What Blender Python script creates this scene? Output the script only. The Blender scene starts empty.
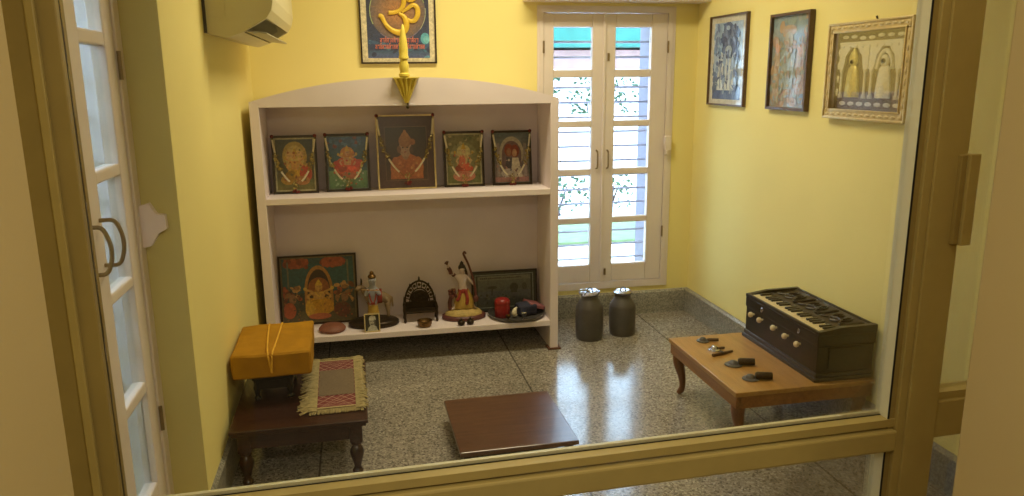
import bpy, bmesh, math, random
from mathutils import Vector, Matrix, Euler
random.seed(7)
PI = math.pi
SC = bpy.context.scene
COL = SC.collection

# ------------------------------------------------------------------ colours and materials
def lin(c):
    c = c / 255.0
    return c / 12.92 if c <= 0.04045 else ((c + 0.055) / 1.055) ** 2.4
def rgb(*c):
    return (lin(c[0]), lin(c[1]), lin(c[2]), 1.0)

def new_mat(name):
    m = bpy.data.materials.new(name); m.use_nodes = True
    nt = m.node_tree
    b = nt.nodes['Principled BSDF']
    return m, nt, b

def mat(name, col, rough=0.5, metal=0.0, spec=0.5, noise=0.12, scale=20.0, bump=0.0, bscale=None, stretch=(1, 1, 1), coat=0.0):
    m, nt, b = new_mat(name)
    N, L = nt.nodes, nt.links
    tc = N.new('ShaderNodeTexCoord'); mp = N.new('ShaderNodeMapping'); mp.inputs['Scale'].default_value = stretch
    L.new(tc.outputs['Object'], mp.inputs['Vector'])
    nz = N.new('ShaderNodeTexNoise'); nz.inputs['Scale'].default_value = scale; nz.inputs['Detail'].default_value = 5
    L.new(mp.outputs[0], nz.inputs['Vector'])
    mr = N.new('ShaderNodeMapRange'); mr.inputs[1].default_value = 0.3; mr.inputs[2].default_value = 0.7
    mr.inputs[3].default_value = 1 - noise; mr.inputs[4].default_value = 1 + noise
    L.new(nz.outputs[0], mr.inputs[0])
    mx = N.new('ShaderNodeVectorMath'); mx.operation = 'SCALE'
    mx.inputs[0].default_value = rgb(*col)[:3]
    L.new(mr.outputs[0], mx.inputs['Scale'])
    L.new(mx.outputs[0], b.inputs['Base Color'])
    b.inputs['Roughness'].default_value = rough; b.inputs['Metallic'].default_value = metal
    b.inputs['Specular IOR Level'].default_value = spec; b.inputs['Coat Weight'].default_value = coat
    if bump:
        n2 = N.new('ShaderNodeTexNoise'); n2.inputs['Scale'].default_value = bscale or scale * 3; n2.inputs['Detail'].default_value = 4
        L.new(mp.outputs[0], n2.inputs['Vector'])
        bp = N.new('ShaderNodeBump'); bp.inputs['Strength'].default_value = bump; bp.inputs['Distance'].default_value = 0.004
        L.new(n2.outputs[0], bp.inputs['Height']); L.new(bp.outputs[0], b.inputs['Normal'])
    return m

def terrazzo(name, base, dark, light, rough, joints=(), yj=(), chip=55.0, stain=0.12):
    m, nt, b = new_mat(name); N, L = nt.nodes, nt.links
    g = N.new('ShaderNodeNewGeometry')
    v1 = N.new('ShaderNodeTexVoronoi'); v1.inputs['Scale'].default_value = chip; L.new(g.outputs['Position'], v1.inputs['Vector'])
    sp = N.new('ShaderNodeSeparateColor'); L.new(v1.outputs['Color'], sp.inputs[0])
    cr = N.new('ShaderNodeValToRGB'); cr.color_ramp.interpolation = 'CONSTANT'
    e = cr.color_ramp.elements
    e[0].position = 0; e[0].color = rgb(*dark)
    e[1].position = 0.14; e[1].color = rgb(*base)
    for pos, c in ((0.55, [x * 1.1 for x in base]), (0.74, light), (0.84, [x * 0.86 for x in base])):
        q = e.new(pos); q.color = rgb(*c)
    L.new(sp.outputs[0], cr.inputs[0])
    v2 = N.new('ShaderNodeTexVoronoi'); v2.inputs['Scale'].default_value = chip * 2.6; L.new(g.outputs['Position'], v2.inputs['Vector'])
    sp2 = N.new('ShaderNodeSeparateColor'); L.new(v2.outputs['Color'], sp2.inputs[0])
    m2 = N.new('ShaderNodeMapRange'); m2.inputs[3].default_value = 0.8; m2.inputs[4].default_value = 1.2; L.new(sp2.outputs[1], m2.inputs[0])
    nz = N.new('ShaderNodeTexNoise'); nz.inputs['Scale'].default_value = 2.2; nz.inputs['Detail'].default_value = 6; L.new(g.outputs['Position'], nz.inputs['Vector'])
    m3 = N.new('ShaderNodeMapRange'); m3.inputs[1].default_value = 0.3; m3.inputs[2].default_value = 0.7
    m3.inputs[3].default_value = 1 - stain; m3.inputs[4].default_value = 1 + stain; L.new(nz.outputs[0], m3.inputs[0])
    mul = N.new('ShaderNodeMath'); mul.operation = 'MULTIPLY'; L.new(m2.outputs[0], mul.inputs[0]); L.new(m3.outputs[0], mul.inputs[1])
    last = mul.outputs[0]
    sx = N.new('ShaderNodeSeparateXYZ'); L.new(g.outputs['Position'], sx.inputs[0])
    for axis, vals in ((0, joints), (1, yj)):
        for j in vals:
            s = N.new('ShaderNodeMath'); s.operation = 'SUBTRACT'; s.inputs[1].default_value = j; L.new(sx.outputs[axis], s.inputs[0])
            a = N.new('ShaderNodeMath'); a.operation = 'ABSOLUTE'; L.new(s.outputs[0], a.inputs[0])
            r = N.new('ShaderNodeMapRange'); r.inputs[1].default_value = 0.0025; r.inputs[2].default_value = 0.0055
            r.inputs[3].default_value = 0.35; r.inputs[4].default_value = 1.0; L.new(a.outputs[0], r.inputs[0])
            mm = N.new('ShaderNodeMath'); mm.operation = 'MULTIPLY'; L.new(last, mm.inputs[0]); L.new(r.outputs[0], mm.inputs[1]); last = mm.outputs[0]
    sc = N.new('ShaderNodeVectorMath'); sc.operation = 'SCALE'; L.new(cr.outputs[0], sc.inputs[0]); L.new(last, sc.inputs['Scale'])
    L.new(sc.outputs[0], b.inputs['Base Color'])
    r2 = N.new('ShaderNodeMapRange'); r2.inputs[3].default_value = rough * 0.8; r2.inputs[4].default_value = rough * 1.3; L.new(nz.outputs[0], r2.inputs[0])
    L.new(r2.outputs[0], b.inputs['Roughness'])
    bp = N.new('ShaderNodeBump'); bp.inputs['Strength'].default_value = 0.06; bp.inputs['Distance'].default_value = 0.003
    n3 = N.new('ShaderNodeTexNoise'); n3.inputs['Scale'].default_value = 30; L.new(g.outputs['Position'], n3.inputs['Vector'])
    L.new(n3.outputs[0], bp.inputs['Height']); L.new(bp.outputs[0], b.inputs['Normal'])
    return m

def wood(name, c1, c2, rough=0.4, axis=0, scale=6.0, spec=0.5, coat=0.0):
    m, nt, b = new_mat(name); N, L = nt.nodes, nt.links
    tc = N.new('ShaderNodeTexCoord'); mp = N.new('ShaderNodeMapping')
    s = [9.0, 9.0, 9.0]; s[axis] = 0.8
    mp.inputs['Scale'].default_value = s; L.new(tc.outputs['Object'], mp.inputs['Vector'])
    nz = N.new('ShaderNodeTexNoise'); nz.inputs['Scale'].default_value = scale; nz.inputs['Detail'].default_value = 7; nz.inputs['Roughness'].default_value = 0.65
    L.new(mp.outputs[0], nz.inputs['Vector'])
    cr = N.new('ShaderNodeValToRGB'); e = cr.color_ramp.elements
    e[0].position = 0.32; e[0].color = rgb(*c1); e[1].position = 0.68; e[1].color = rgb(*c2)
    L.new(nz.outputs[0], cr.inputs[0]); L.new(cr.outputs[0], b.inputs['Base Color'])
    b.inputs['Roughness'].default_value = rough; b.inputs['Specular IOR Level'].default_value = spec; b.inputs['Coat Weight'].default_value = coat
    b.inputs['Coat Roughness'].default_value = 0.15
    return m

def glass_mat(name, tint, reflect):
    m = bpy.data.materials.new(name); m.use_nodes = True
    nt = m.node_tree; N, L = nt.nodes, nt.links
    N.remove(N['Principled BSDF']); out = N['Material Output']
    t = N.new('ShaderNodeBsdfTransparent'); t.inputs[0].default_value = tint
    g = N.new('ShaderNodeBsdfGlossy'); g.inputs['Roughness'].default_value = 0.02
    fr = N.new('ShaderNodeFresnel'); fr.inputs['IOR'].default_value = 1.45
    sc = N.new('ShaderNodeMath'); sc.operation = 'MULTIPLY'; sc.inputs[1].default_value = reflect; L.new(fr.outputs[0], sc.inputs[0])
    nz = N.new('ShaderNodeTexNoise'); nz.inputs['Scale'].default_value = 3
    bp = N.new('ShaderNodeBump'); bp.inputs['Strength'].default_value = 0.01; L.new(nz.outputs[0], bp.inputs['Height']); L.new(bp.outputs[0], g.inputs['Normal'])
    mx = N.new('ShaderNodeMixShader'); L.new(sc.outputs[0], mx.inputs[0]); L.new(t.outputs[0], mx.inputs[1]); L.new(g.outputs[0], mx.inputs[2])
    L.new(mx.outputs[0], out.inputs['Surface'])
    return m

def print_mat(name, rough=0.28, mottle=0.25, scale=70):
    m, nt, b = new_mat(name); N, L = nt.nodes, nt.links
    a = N.new('ShaderNodeVertexColor'); a.layer_name = 'Col'
    tc = N.new('ShaderNodeTexCoord'); nz = N.new('ShaderNodeTexNoise'); nz.inputs['Scale'].default_value = scale; nz.inputs['Detail'].default_value = 4
    L.new(tc.outputs['Object'], nz.inputs['Vector'])
    mr = N.new('ShaderNodeMapRange'); mr.inputs[1].default_value = 0.3; mr.inputs[2].default_value = 0.7
    mr.inputs[3].default_value = 1 - mottle; mr.inputs[4].default_value = 1 + mottle; L.new(nz.outputs[0], mr.inputs[0])
    s = N.new('ShaderNodeVectorMath'); s.operation = 'SCALE'; L.new(a.outputs[0], s.inputs[0]); L.new(mr.outputs[0], s.inputs['Scale'])
    hz = N.new('ShaderNodeMix'); hz.data_type = 'RGBA'; hz.inputs[0].default_value = 0.08; hz.inputs[7].default_value = (0.36, 0.33, 0.29, 1)  # thin grey veil of haze mixed into the printed colours
    L.new(s.outputs[0], hz.inputs[6]); L.new(hz.outputs[2], b.inputs['Base Color']); b.inputs['Roughness'].default_value = rough
    return m

M = {}
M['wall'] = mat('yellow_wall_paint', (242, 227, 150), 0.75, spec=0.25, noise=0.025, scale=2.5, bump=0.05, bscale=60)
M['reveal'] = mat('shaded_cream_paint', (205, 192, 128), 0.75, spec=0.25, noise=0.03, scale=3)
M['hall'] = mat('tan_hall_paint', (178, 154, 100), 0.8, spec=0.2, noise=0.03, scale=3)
M['ceil'] = mat('ceiling_white', (235, 228, 205), 0.85, noise=0.02, scale=3)
M['floor'] = terrazzo('terrazzo_floor', (146, 139, 128), (106, 100, 92), (176, 169, 157), 0.14, chip=130, joints=(-0.205, 0.78, 1.715))
M['skirt'] = terrazzo('terrazzo_skirting', (146, 143, 132), (116, 114, 106), (168, 165, 152), 0.3, chip=150, stain=0.28)
M['cream'] = mat('cream_window_paint', (228, 215, 206), 0.42, noise=0.03, scale=8)
M['shelfpaint'] = mat('pinkish_white_shelf_paint', (236, 222, 224), 0.45, noise=0.03, scale=6)
M['shelfin'] = mat('shelf_back_board', (234, 220, 226), 0.6, noise=0.05, scale=5)
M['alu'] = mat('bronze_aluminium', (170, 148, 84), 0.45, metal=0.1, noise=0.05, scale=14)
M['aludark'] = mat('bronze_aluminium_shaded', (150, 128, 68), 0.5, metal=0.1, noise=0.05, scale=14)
M['bead'] = mat('pale_glazing_bead', (222, 214, 176), 0.4, metal=0.0, noise=0.03, scale=10)
M['gasket'] = mat('black_rubber', (22, 20, 14), 0.7, noise=0.05)
M['glass'] = glass_mat('clear_glass', (0.97, 0.97, 0.96, 1), 0.35)
M['picglass'] = glass_mat('picture_glass', (0.98, 0.98, 0.97, 1), 0.35)
M['bigglass'] = glass_mat('partition_glass', (0.965, 0.955, 0.92, 1), 0.6)
M['steelgrille'] = mat('grille_white_paint', (168, 164, 182), 0.5, noise=0.05)
M['darkmetal'] = mat('dark_brass_hardware', (70, 60, 44), 0.4, metal=0.8, noise=0.15)
M['hardware'] = mat('old_brass_hardware', (140, 122, 92), 0.4, metal=0.5, noise=0.15)
M['steel'] = mat('stainless_steel', (190, 190, 195), 0.2, metal=1.0, noise=0.08, scale=12)
M['tarnish'] = mat('tarnished_steel', (86, 82, 78), 0.45, metal=0.35, noise=0.15, scale=12)
M['brass'] = mat('dark_brass', (110, 82, 44), 0.35, metal=0.85, noise=0.2, scale=30)
M['bronze'] = mat('blackened_bronze', (58, 46, 34), 0.4, metal=0.7, noise=0.25, scale=40)
M['gold'] = mat('gold_paint', (230, 192, 66), 0.35, metal=0.15, noise=0.12, scale=25)
M['paleyellow'] = mat('pale_gold_paint', (226, 204, 88), 0.4, metal=0.05, noise=0.1, scale=25)
M['gilt'] = mat('gilt_moulding', (208, 186, 132), 0.4, metal=0.25, noise=0.15, scale=40)
M['blackframe'] = wood('black_brown_frame_wood', (30, 20, 14), (48, 33, 22), 0.35)
M['brownframe'] = wood('brown_frame_wood', (74, 54, 38), (104, 78, 54), 0.4)
M['darkwood'] = wood('dark_mahogany', (40, 20, 13), (66, 36, 24), 0.3, coat=0.2)
M['stoolwood'] = wood('reddish_brown_board', (74, 47, 30), (106, 72, 48), 0.28, coat=0.25)
M['orangewood'] = wood('honey_brown_laminate', (156, 114, 56), (182, 138, 74), 0.35, axis=1, coat=0.15)
M['apronwood'] = wood('brown_apron_wood', (128, 84, 42), (156, 106, 56), 0.35, axis=1, coat=0.1)
M['legwood'] = wood('brown_leg_wood', (96, 58, 32), (128, 80, 46), 0.35, axis=2, coat=0.15)
M['ebony'] = wood('black_harmonium_wood', (20, 17, 14), (36, 30, 24), 0.3, axis=1, coat=0.15)
M['ebonytrim'] = wood('charcoal_harmonium_wood', (40, 36, 34), (58, 54, 50), 0.3, axis=1, coat=0.2)
M['carved'] = wood('dark_carved_wood', (30, 22, 16), (56, 44, 32), 0.38, axis=1)
M['ivory'] = mat('ivory_key', (214, 196, 152), 0.3, noise=0.08, scale=60)
M['acplastic'] = mat('aged_white_plastic', (212, 204, 168), 0.4, noise=0.02)
M['acdark'] = mat('dark_vent', (52, 48, 42), 0.6, noise=0.1)
M['acflap'] = mat('grey_flap', (170, 166, 150), 0.4, noise=0.03)
M['yellowcloth'] = mat('mustard_cloth', (174, 126, 26), 0.75, spec=0.2, noise=0.12, scale=16, bump=0.35, bscale=45)
M['cord'] = mat('yellow_cord', (224, 172, 50), 0.7, noise=0.12)
M['fringe'] = mat('beige_fringe', (164, 150, 110), 0.9, spec=0.1, noise=0.2, scale=60)
M['redknob'] = mat('dark_red_pompom', (104, 22, 26), 0.8, noise=0.25, scale=200, bump=0.5)
M['whitetube'] = mat('ivory_tube', (222, 212, 186), 0.4, noise=0.05)
M['silverbead'] = mat('silver_gold_beads', (196, 178, 120), 0.25, metal=0.7, noise=0.25, scale=120)
M['print'] = print_mat('picture_print')
M['printpale'] = print_mat('glazed_picture_print', 0.12, 0.15, 50)
M['matprint'] = print_mat('woven_print', 0.9, 0.25, 220)
M['skin'] = mat('painted_skin', (196, 176, 164), 0.5, noise=0.08)
M['bluegrey'] = mat('painted_blue_grey', (150, 150, 158), 0.5, noise=0.1)
M['hair'] = mat('dark_hair', (38, 28, 22), 0.5, noise=0.1)
M['yellowpaint'] = mat('ochre_paint', (176, 142, 62), 0.5, noise=0.15, scale=40)
M['redpaint'] = mat('dull_red_paint', (142, 46, 36), 0.5, noise=0.15, scale=40)
M['maroon'] = mat('maroon_paint', (92, 46, 40), 0.5, noise=0.15, scale=40)
M['cowpaint'] = mat('tan_cow_paint', (140, 118, 90), 0.5, noise=0.15, scale=30)
M['sand'] = mat('sandy_rock', (182, 156, 92), 0.7, noise=0.2, scale=40, bump=0.6, bscale=60)
M['clay'] = mat('reddish_clay', (128, 78, 58), 0.6, noise=0.15, scale=30)
M['red'] = mat('red_plastic', (142, 32, 32), 0.35, noise=0.12, scale=40)
M['navy'] = mat('navy_cloth', (44, 46, 66), 0.8, noise=0.2, scale=40, bump=0.3)
M['pink'] = mat('dusty_pink_cloth', (150, 92, 96), 0.8, noise=0.15, scale=40)
M['shell'] = mat('white_shell', (226, 216, 190), 0.35, noise=0.06)
M['leaf'] = mat('garden_leaf', (44, 70, 40), 0.6, noise=0.3, scale=8)
M['lawn'] = mat('lawn_green', (96, 112, 78), 0.9, noise=0.25, scale=10)
M['jamb'] = mat('jamb_plaster', (120, 116, 128), 0.85, noise=0.05, scale=3)
M['pave'] = mat('pale_paving', (226, 224, 222), 0.9, noise=0.06, scale=3)
M['teal'] = mat('teal_paint', (38, 104, 92), 0.7, noise=0.2, scale=6)
M['pinkwall'] = mat('pink_wall', (190, 150, 146), 0.8, noise=0.15, scale=4)
M['white'] = mat('white_exterior', (236, 234, 238), 0.85, noise=0.04, scale=3)
M['lilac'] = mat('lilac_exterior', (112, 108, 122), 0.85, noise=0.05, scale=3)
M['rust'] = mat('rusty_foot', (96, 60, 40), 0.8, noise=0.3, scale=60)

# ------------------------------------------------------------------ mesh builder
class MB:
    def __init__(s):
        s.bm = bmesh.new()
    def _add(s, vs, fs, T=None):
        out = [s.bm.verts.new((T @ Vector(v)) if T else Vector(v)) for v in vs]
        for f in fs:
            try: s.bm.faces.new([out[i] for i in f])
            except ValueError: pass
        return out
    def box(s, x0, x1, y0, y1, z0, z1, T=None, bev=0.0, seg=2):
        vs = [(x0, y0, z0), (x1, y0, z0), (x1, y1, z0), (x0, y1, z0), (x0, y0, z1), (x1, y0, z1), (x1, y1, z1), (x0, y1, z1)]
        fs = [(0, 3, 2, 1), (4, 5, 6, 7), (0, 1, 5, 4), (1, 2, 6, 5), (2, 3, 7, 6), (3, 0, 4, 7)]
        v = s._add(vs, fs, T)
        if bev:
            es = set()
            for q in v:
                for e in q.link_edges: es.add(e)
            bmesh.ops.bevel(s.bm, geom=list(es), offset=bev, segments=seg, profile=0.5, affect='EDGES')
        return s
    def prism(s, poly, axis, a, b, T=None):
        n = len(poly)
        def P(p, d):
            return {'x': (d, p[0], p[1]), 'y': (p[0], d, p[1]), 'z': (p[0], p[1], d)}[axis]
        vs = [P(p, a) for p in poly] + [P(p, b) for p in poly]
        fs = [tuple(range(n))[::-1], tuple(range(n, 2 * n))] + [(i, (i + 1) % n, n + (i + 1) % n, n + i) for i in range(n)]
        s._add(vs, fs, T); return s
    def lathe(s, prof, c=(0, 0, 0), seg=24, sx=1.0, sy=1.0, T=None, caps=True):
        vs, fs = [], []
        for r, z in prof:
            for i in range(seg):
                a = 2 * PI * i / seg
                vs.append((c[0] + r * sx * math.cos(a), c[1] + r * sy * math.sin(a), c[2] + z))
        for k in range(len(prof) - 1):
            for i in range(seg):
                j = (i + 1) % seg
                fs.append((k * seg + i, k * seg + j, (k + 1) * seg + j, (k + 1) * seg + i))
        if caps:
            fs.append(tuple(range(seg))[::-1]); fs.append(tuple(range((len(prof) - 1) * seg, len(prof) * seg)))
        s._add(vs, fs, T); return s
    def tube(s, pts, r, seg=8, T=None, flat=1.0, up=None):
        pts = [Vector(p) for p in pts]; n = len(pts)
        rs = r if isinstance(r, (list, tuple)) else [r] * n
        vs, fs = [], []
        ref = Vector(up) if up else Vector((0.13, 0.31, 0.94))
        for k in range(n):
            d = (pts[min(k + 1, n - 1)] - pts[max(k - 1, 0)]).normalized()
            a = d.cross(ref)
            if a.length < 1e-4: a = d.cross(Vector((1, 0, 0)))
            a.normalize(); b = a.cross(d).normalized()
            for i in range(seg):
                t = 2 * PI * i / seg
                vs.append(pts[k] + a * rs[k] * math.cos(t) + b * rs[k] * flat * math.sin(t))
        for k in range(n - 1):
            for i in range(seg):
                j = (i + 1) % seg
                fs.append((k * seg + i, k * seg + j, (k + 1) * seg + j, (k + 1) * seg + i))
        fs.append(tuple(range(seg))[::-1]); fs.append(tuple(range((n - 1) * seg, n * seg)))
        s._add(vs, fs, T); return s
    def ball(s, c, r, sx=1, sy=1, sz=1, seg=12, T=None):
        k = max(4, seg // 2)
        prof = [(r * max(0.02, math.sin(PI * i / k)), -r * sz * math.cos(PI * i / k)) for i in range(k + 1)]
        s.lathe(prof, c, seg, sx, sy, T); return s
    def sub(s, cuts=1):
        bmesh.ops.subdivide_edges(s.bm, edges=s.bm.edges[:], cuts=cuts, use_grid_fill=True); return s
    def jitter(s, amt, freq=9.0, seed=0):
        from mathutils import noise
        for v in s.bm.verts:
            v.co += noise.noise_vector(v.co * freq + Vector((seed, 0, 0))) * amt
        return s
    def build(s, name, m, parent=None, smooth=False, loc=None, rot=None):
        bmesh.ops.recalc_face_normals(s.bm, faces=s.bm.faces[:])
        me = bpy.data.meshes.new(name); s.bm.to_mesh(me); s.bm.free()
        if smooth:
            for p in me.polygons: p.use_smooth = True
        o = bpy.data.objects.new(name, me); COL.objects.link(o)
        me.materials.append(M[m] if isinstance(m, str) else m)
        if smooth:
            try: me.set_sharp_from_angle(angle=math.radians(40))
            except Exception: pass
        if parent: o.parent = parent
        if loc: o.location = loc
        if rot: o.rotation_euler = rot
        return o

def curve_pts(ctrl, n=6):
    # Catmull-Rom through control points
    P = [Vector(c) for c in ctrl]; P = [P[0] * 2 - P[1]] + P + [P[-1] * 2 - P[-2]]
    out = []
    for i in range(1, len(P) - 2):
        for k in range(n):
            t = k / n; a, b, c, d = P[i - 1], P[i], P[i + 1], P[i + 2]
            out.append(0.5 * ((2 * b) + (c - a) * t + (2 * a - 5 * b + 4 * c - d) * t * t + (3 * b - a - 3 * c + d) * t ** 3))
    out.append(P[-2]); return out
def lerp_list(vals, n):
    out = []
    for i in range(n):
        t = i / (n - 1) * (len(vals) - 1); k = min(int(t), len(vals) - 2); out.append(vals[k] + (vals[k + 1] - vals[k]) * (t - k))
    return out

def tag(o, label=None, cat=None, group=None, kind=None):
    if label: o['label'] = label
    if cat: o['category'] = cat
    if group: o['group'] = group
    if kind: o['kind'] = kind
    return o
def thing(name, label, cat, loc=(0, 0, 0), rz=0.0, group=None, rx=0.0, ry=0.0):
    o = bpy.data.objects.new(name, None); COL.objects.link(o); o.empty_display_size = 0.05
    o.location = loc; o.rotation_euler = (rx, ry, rz)
    return tag(o, label, cat, group)
def struct(o, label=None):
    return tag(o, label, None, None, 'structure')
def sroot(name):
    o = bpy.data.objects.new(name, None); COL.objects.link(o); o['kind'] = 'structure'; return o

def skin_body(name, verts, edges, radii, m, parent, root=0, level=2):
    me = bpy.data.meshes.new(name); me.from_pydata(verts, edges, []); me.update()
    o = bpy.data.objects.new(name, me); COL.objects.link(o); o.parent = parent
    md = o.modifiers.new('skin', 'SKIN')
    if not me.skin_vertices: me.attributes  # layer is made with the modifier below
    try:
        lay = me.skin_vertices[0].data
    except Exception:
        bm = bmesh.new(); bm.from_mesh(me); bm.verts.layers.skin.verify(); bm.to_mesh(me); bm.free()
        lay = me.skin_vertices[0].data
    for i, r in enumerate(radii):
        rr = r if isinstance(r, tuple) else (r, r)
        lay[i].radius = rr; lay[i].use_root = (i == root)
    md.use_smooth_shade = True
    sb = o.modifiers.new('sub', 'SUBSURF'); sb.levels = level; sb.render_levels = level
    me.materials.append(M[m]); return o

# ------------------------------------------------------------------ flat painted pictures
class Paint:
    """Coloured flat shapes stacked on a sheet; u to the right, v up, both 0..1; the sheet faces -Y."""
    def __init__(s, w, h, x0, z0, y=0.0):
        s.w, s.h, s.x0, s.z0, s.y = w, h, x0, z0, y; s.bm = bmesh.new(); s.cl = s.bm.loops.layers.float_color.new('Col'); s.k = 0
    def _p(s, u, v): return Vector((s.x0 + u * s.w, s.y - 0.00003 * s.k, s.z0 + v * s.h))
    def poly(s, pts, col, col2=None):
        s.k += 1
        vs = [s.bm.verts.new(s._p(min(1, max(0, u)), min(1, max(0, v)))) for u, v in pts]
        try: f = s.bm.faces.new(vs)
        except ValueError: return s
        f.normal_update()
        lo, hi = min(p[1] for p in pts), max(p[1] for p in pts)
        if f.normal.y > 0: f.normal_flip()
        for l in f.loops:
            c = rgb(*col)
            if col2:
                t = ((l.vert.co.z - s.z0) / s.h - lo) / max(1e-6, hi - lo); d = rgb(*col2)
                c = tuple(c[i] * (1 - t) + d[i] * t for i in range(4))
            l[s.cl] = c
        return s
    def rect(s, a, b, c, d, col, col2=None): return s.poly([(a, b), (c, b), (c, d), (a, d)], col, col2)
    def ell(s, cx, cy, rx, ry, col, rot=0, n=22, a0=0, a1=2 * PI):
        r = s.w / s.h; pts = []
        for i in range(n):
            t = a0 + (a1 - a0) * i / (n if a1 - a0 > 6.2 else n - 1)
            x, y = rx * math.cos(t), ry * math.sin(t)
            pts.append((cx + x * math.cos(rot) - y * math.sin(rot) / r, cy + x * math.sin(rot) * r + y * math.cos(rot)))
        return s.poly(pts, col)
    def line(s, pts, wd, col):
        r = s.w / s.h
        for (a, b), (c, d) in zip(pts[:-1], pts[1:]):
            dx, dy = (c - a), (d - b) / r; L = math.hypot(dx, dy) or 1e-6
            nx, ny = -dy / L * wd / 2, dx / L * wd / 2 * r
            s.poly([(a + nx, b + ny), (c + nx, d + ny), (c - nx, d - ny), (a - nx, b - ny)], col)
        return s
    def dabs(s, n, box, cols, size, rnd, asp=1.0):
        a, b, c, d = box
        for i in range(n):
            q = size * rnd.uniform(0.5, 1.3)
            s.ell(rnd.uniform(a, c), rnd.uniform(b, d), q, q * asp * s.w / s.h, rnd.choice(cols), rnd.uniform(0, 3), 7)
        return s
    def build(s, name, parent, m='print'):
        me = bpy.data.meshes.new(name); s.bm.to_mesh(me); s.bm.free(); me.materials.append(M[m])
        o = bpy.data.objects.new(name, me); COL.objects.link(o); o.parent = parent; return o

def frame_mesh(w, h, t, d0, d1, m, parent, bev=0.0, name='frame'):
    """rectangular ring lying in XZ, x -w/2..w/2, z 0..h, depth y d0..d1, bar width t"""
    b = MB()
    b.box(-w / 2, w / 2, d0, d1, 0, t, bev=bev); b.box(-w / 2, w / 2, d0, d1, h - t, h, bev=bev)
    b.box(-w / 2, -w / 2 + t, d0, d1, t, h - t, bev=bev); b.box(w / 2 - t, w / 2, d0, d1, t, h - t, bev=bev)
    return b.build(name, m, parent)

# seated crowned figure used in several devotional prints, drawn with plain shapes
def seated(P, cx, cy, s, robe, skin, halo, extra=(200, 160, 60)):
    r = P.w / P.h
    P.ell(cx, cy + 0.30 * s, 0.24 * s, 0.24 * s * r, halo)
    P.poly([(cx - .30 * s, cy - .18 * s), (cx + .30 * s, cy - .18 * s), (cx + .22 * s, cy - .02 * s), (cx + .12 * s, cy + .05 * s), (cx - .12 * s, cy + .05 * s), (cx - .22 * s, cy - .02 * s)], robe)
    P.ell(cx - .17 * s, cy - .10 * s, .16 * s, .07 * s, [c * .8 for c in robe], 0.3)
    P.ell(cx + .17 * s, cy - .10 * s, .16 * s, .07 * s, [min(255, c * 1.1) for c in robe], -0.3)
    P.poly([(cx - .11 * s, cy), (cx + .11 * s, cy), (cx + .15 * s, cy + .20 * s), (cx - .15 * s, cy + .20 * s)], skin)
    for sg in (-1, 1):
        P.line([(cx + sg * .13 * s, cy + .19 * s), (cx + sg * .27 * s, cy + .08 * s), (cx + sg * .20 * s, cy + .0 * s)], .055 * s, skin)
        P.line([(cx + sg * .13 * s, cy + .19 * s), (cx + sg * .30 * s, cy + .26 * s)], .05 * s, skin)
        P.ell(cx + sg * .31 * s, cy + .28 * s, .04 * s, .04 * s, extra)
    P.ell(cx, cy + .31 * s, .085 * s, .085 * s * r * 1.15, skin)
    P.poly([(cx - .09 * s, cy + .36 * s), (cx + .09 * s, cy + .36 * s), (cx + .05 * s, cy + .44 * s), (cx, cy + .52 * s), (cx - .05 * s, cy + .44 * s)], extra)
    P.line([(cx - .10 * s, cy + .20 * s), (cx, cy + .06 * s), (cx + .10 * s, cy + .20 * s)], .02 * s, extra)
    for sg in (-1, 1): P.ell(cx + sg * .03 * s, cy + .32 * s, .012 * s, .008 * s, (30, 20, 20))

# ------------------------------------------------------------------ room dimensions (metres)
XL, XR, YB, YN, YF = -0.540, 2.067, 4.479, 0.80, 0.40
ZC = 2.62
WX0, WX1, WZ0, WZ1 = 1.077, 1.900, 0.180, 1.878     # window in the back wall
DY0, DY1, DZ0, DZ1 = 1.50, 2.46, 0.02, 2.06         # glazed door in the left wall

# floor / ceiling / walls
struct(MB().box(-2.4, 2.7, -1.9, YB + 0.02, -0.10, 0).build('floor', 'floor'), 'speckled grey brown terrazzo floor')
struct(MB().box(-2.4, 2.7, -1.9, YB + 0.32, ZC, ZC + 0.1).build('ceiling', 'ceil'))
b = MB(); t = 0.32
b.box(XL - 0.3, WX0, YB, YB + t, 0, ZC); b.box(WX1, XR + 0.3, YB, YB + t, 0, ZC)
b.box(WX0, WX1, YB, YB + t, 0, WZ0); b.box(WX0, WX1, YB, YB + t, WZ1, ZC)
struct(b.build('wall_back', 'wall'), 'bright yellow back wall around the window')
b = MB()
b.box(XL - 0.3, XL, DY1, YB, 0, ZC); b.box(XL - 0.3, XL, YF, DY0, 0, ZC); b.box(XL - 0.3, XL, DY0, DY1, DZ1, ZC); b.box(XL - 0.3, XL, DY0, DY1, -0.05, DZ0)
struct(b.build('wall_left', 'wall'), 'yellow left wall with air conditioner and glazed door')
struct(MB().box(XR, XR + 0.3, YF, YB, 0, ZC).build('wall_right', 'wall'), 'pale yellow right wall hung with three pictures')
# near wall with the opening the camera looks through, and the hall behind
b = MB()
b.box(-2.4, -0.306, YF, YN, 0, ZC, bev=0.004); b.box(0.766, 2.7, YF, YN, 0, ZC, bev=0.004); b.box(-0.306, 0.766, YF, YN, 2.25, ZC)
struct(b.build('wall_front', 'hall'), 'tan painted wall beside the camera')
struct(MB().box(-2.5, -2.4, -1.9, YF, 0, ZC).build('wall_hall_left', 'hall'))
struct(MB().box(2.7, 2.8, -1.9, YF, 0, ZC).build('wall_hall_right', 'hall'))
struct(MB().box(-2.5, 2.8, -2.0, -1.9, 0, ZC).build('wall_hall_back', 'hall'))
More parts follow.
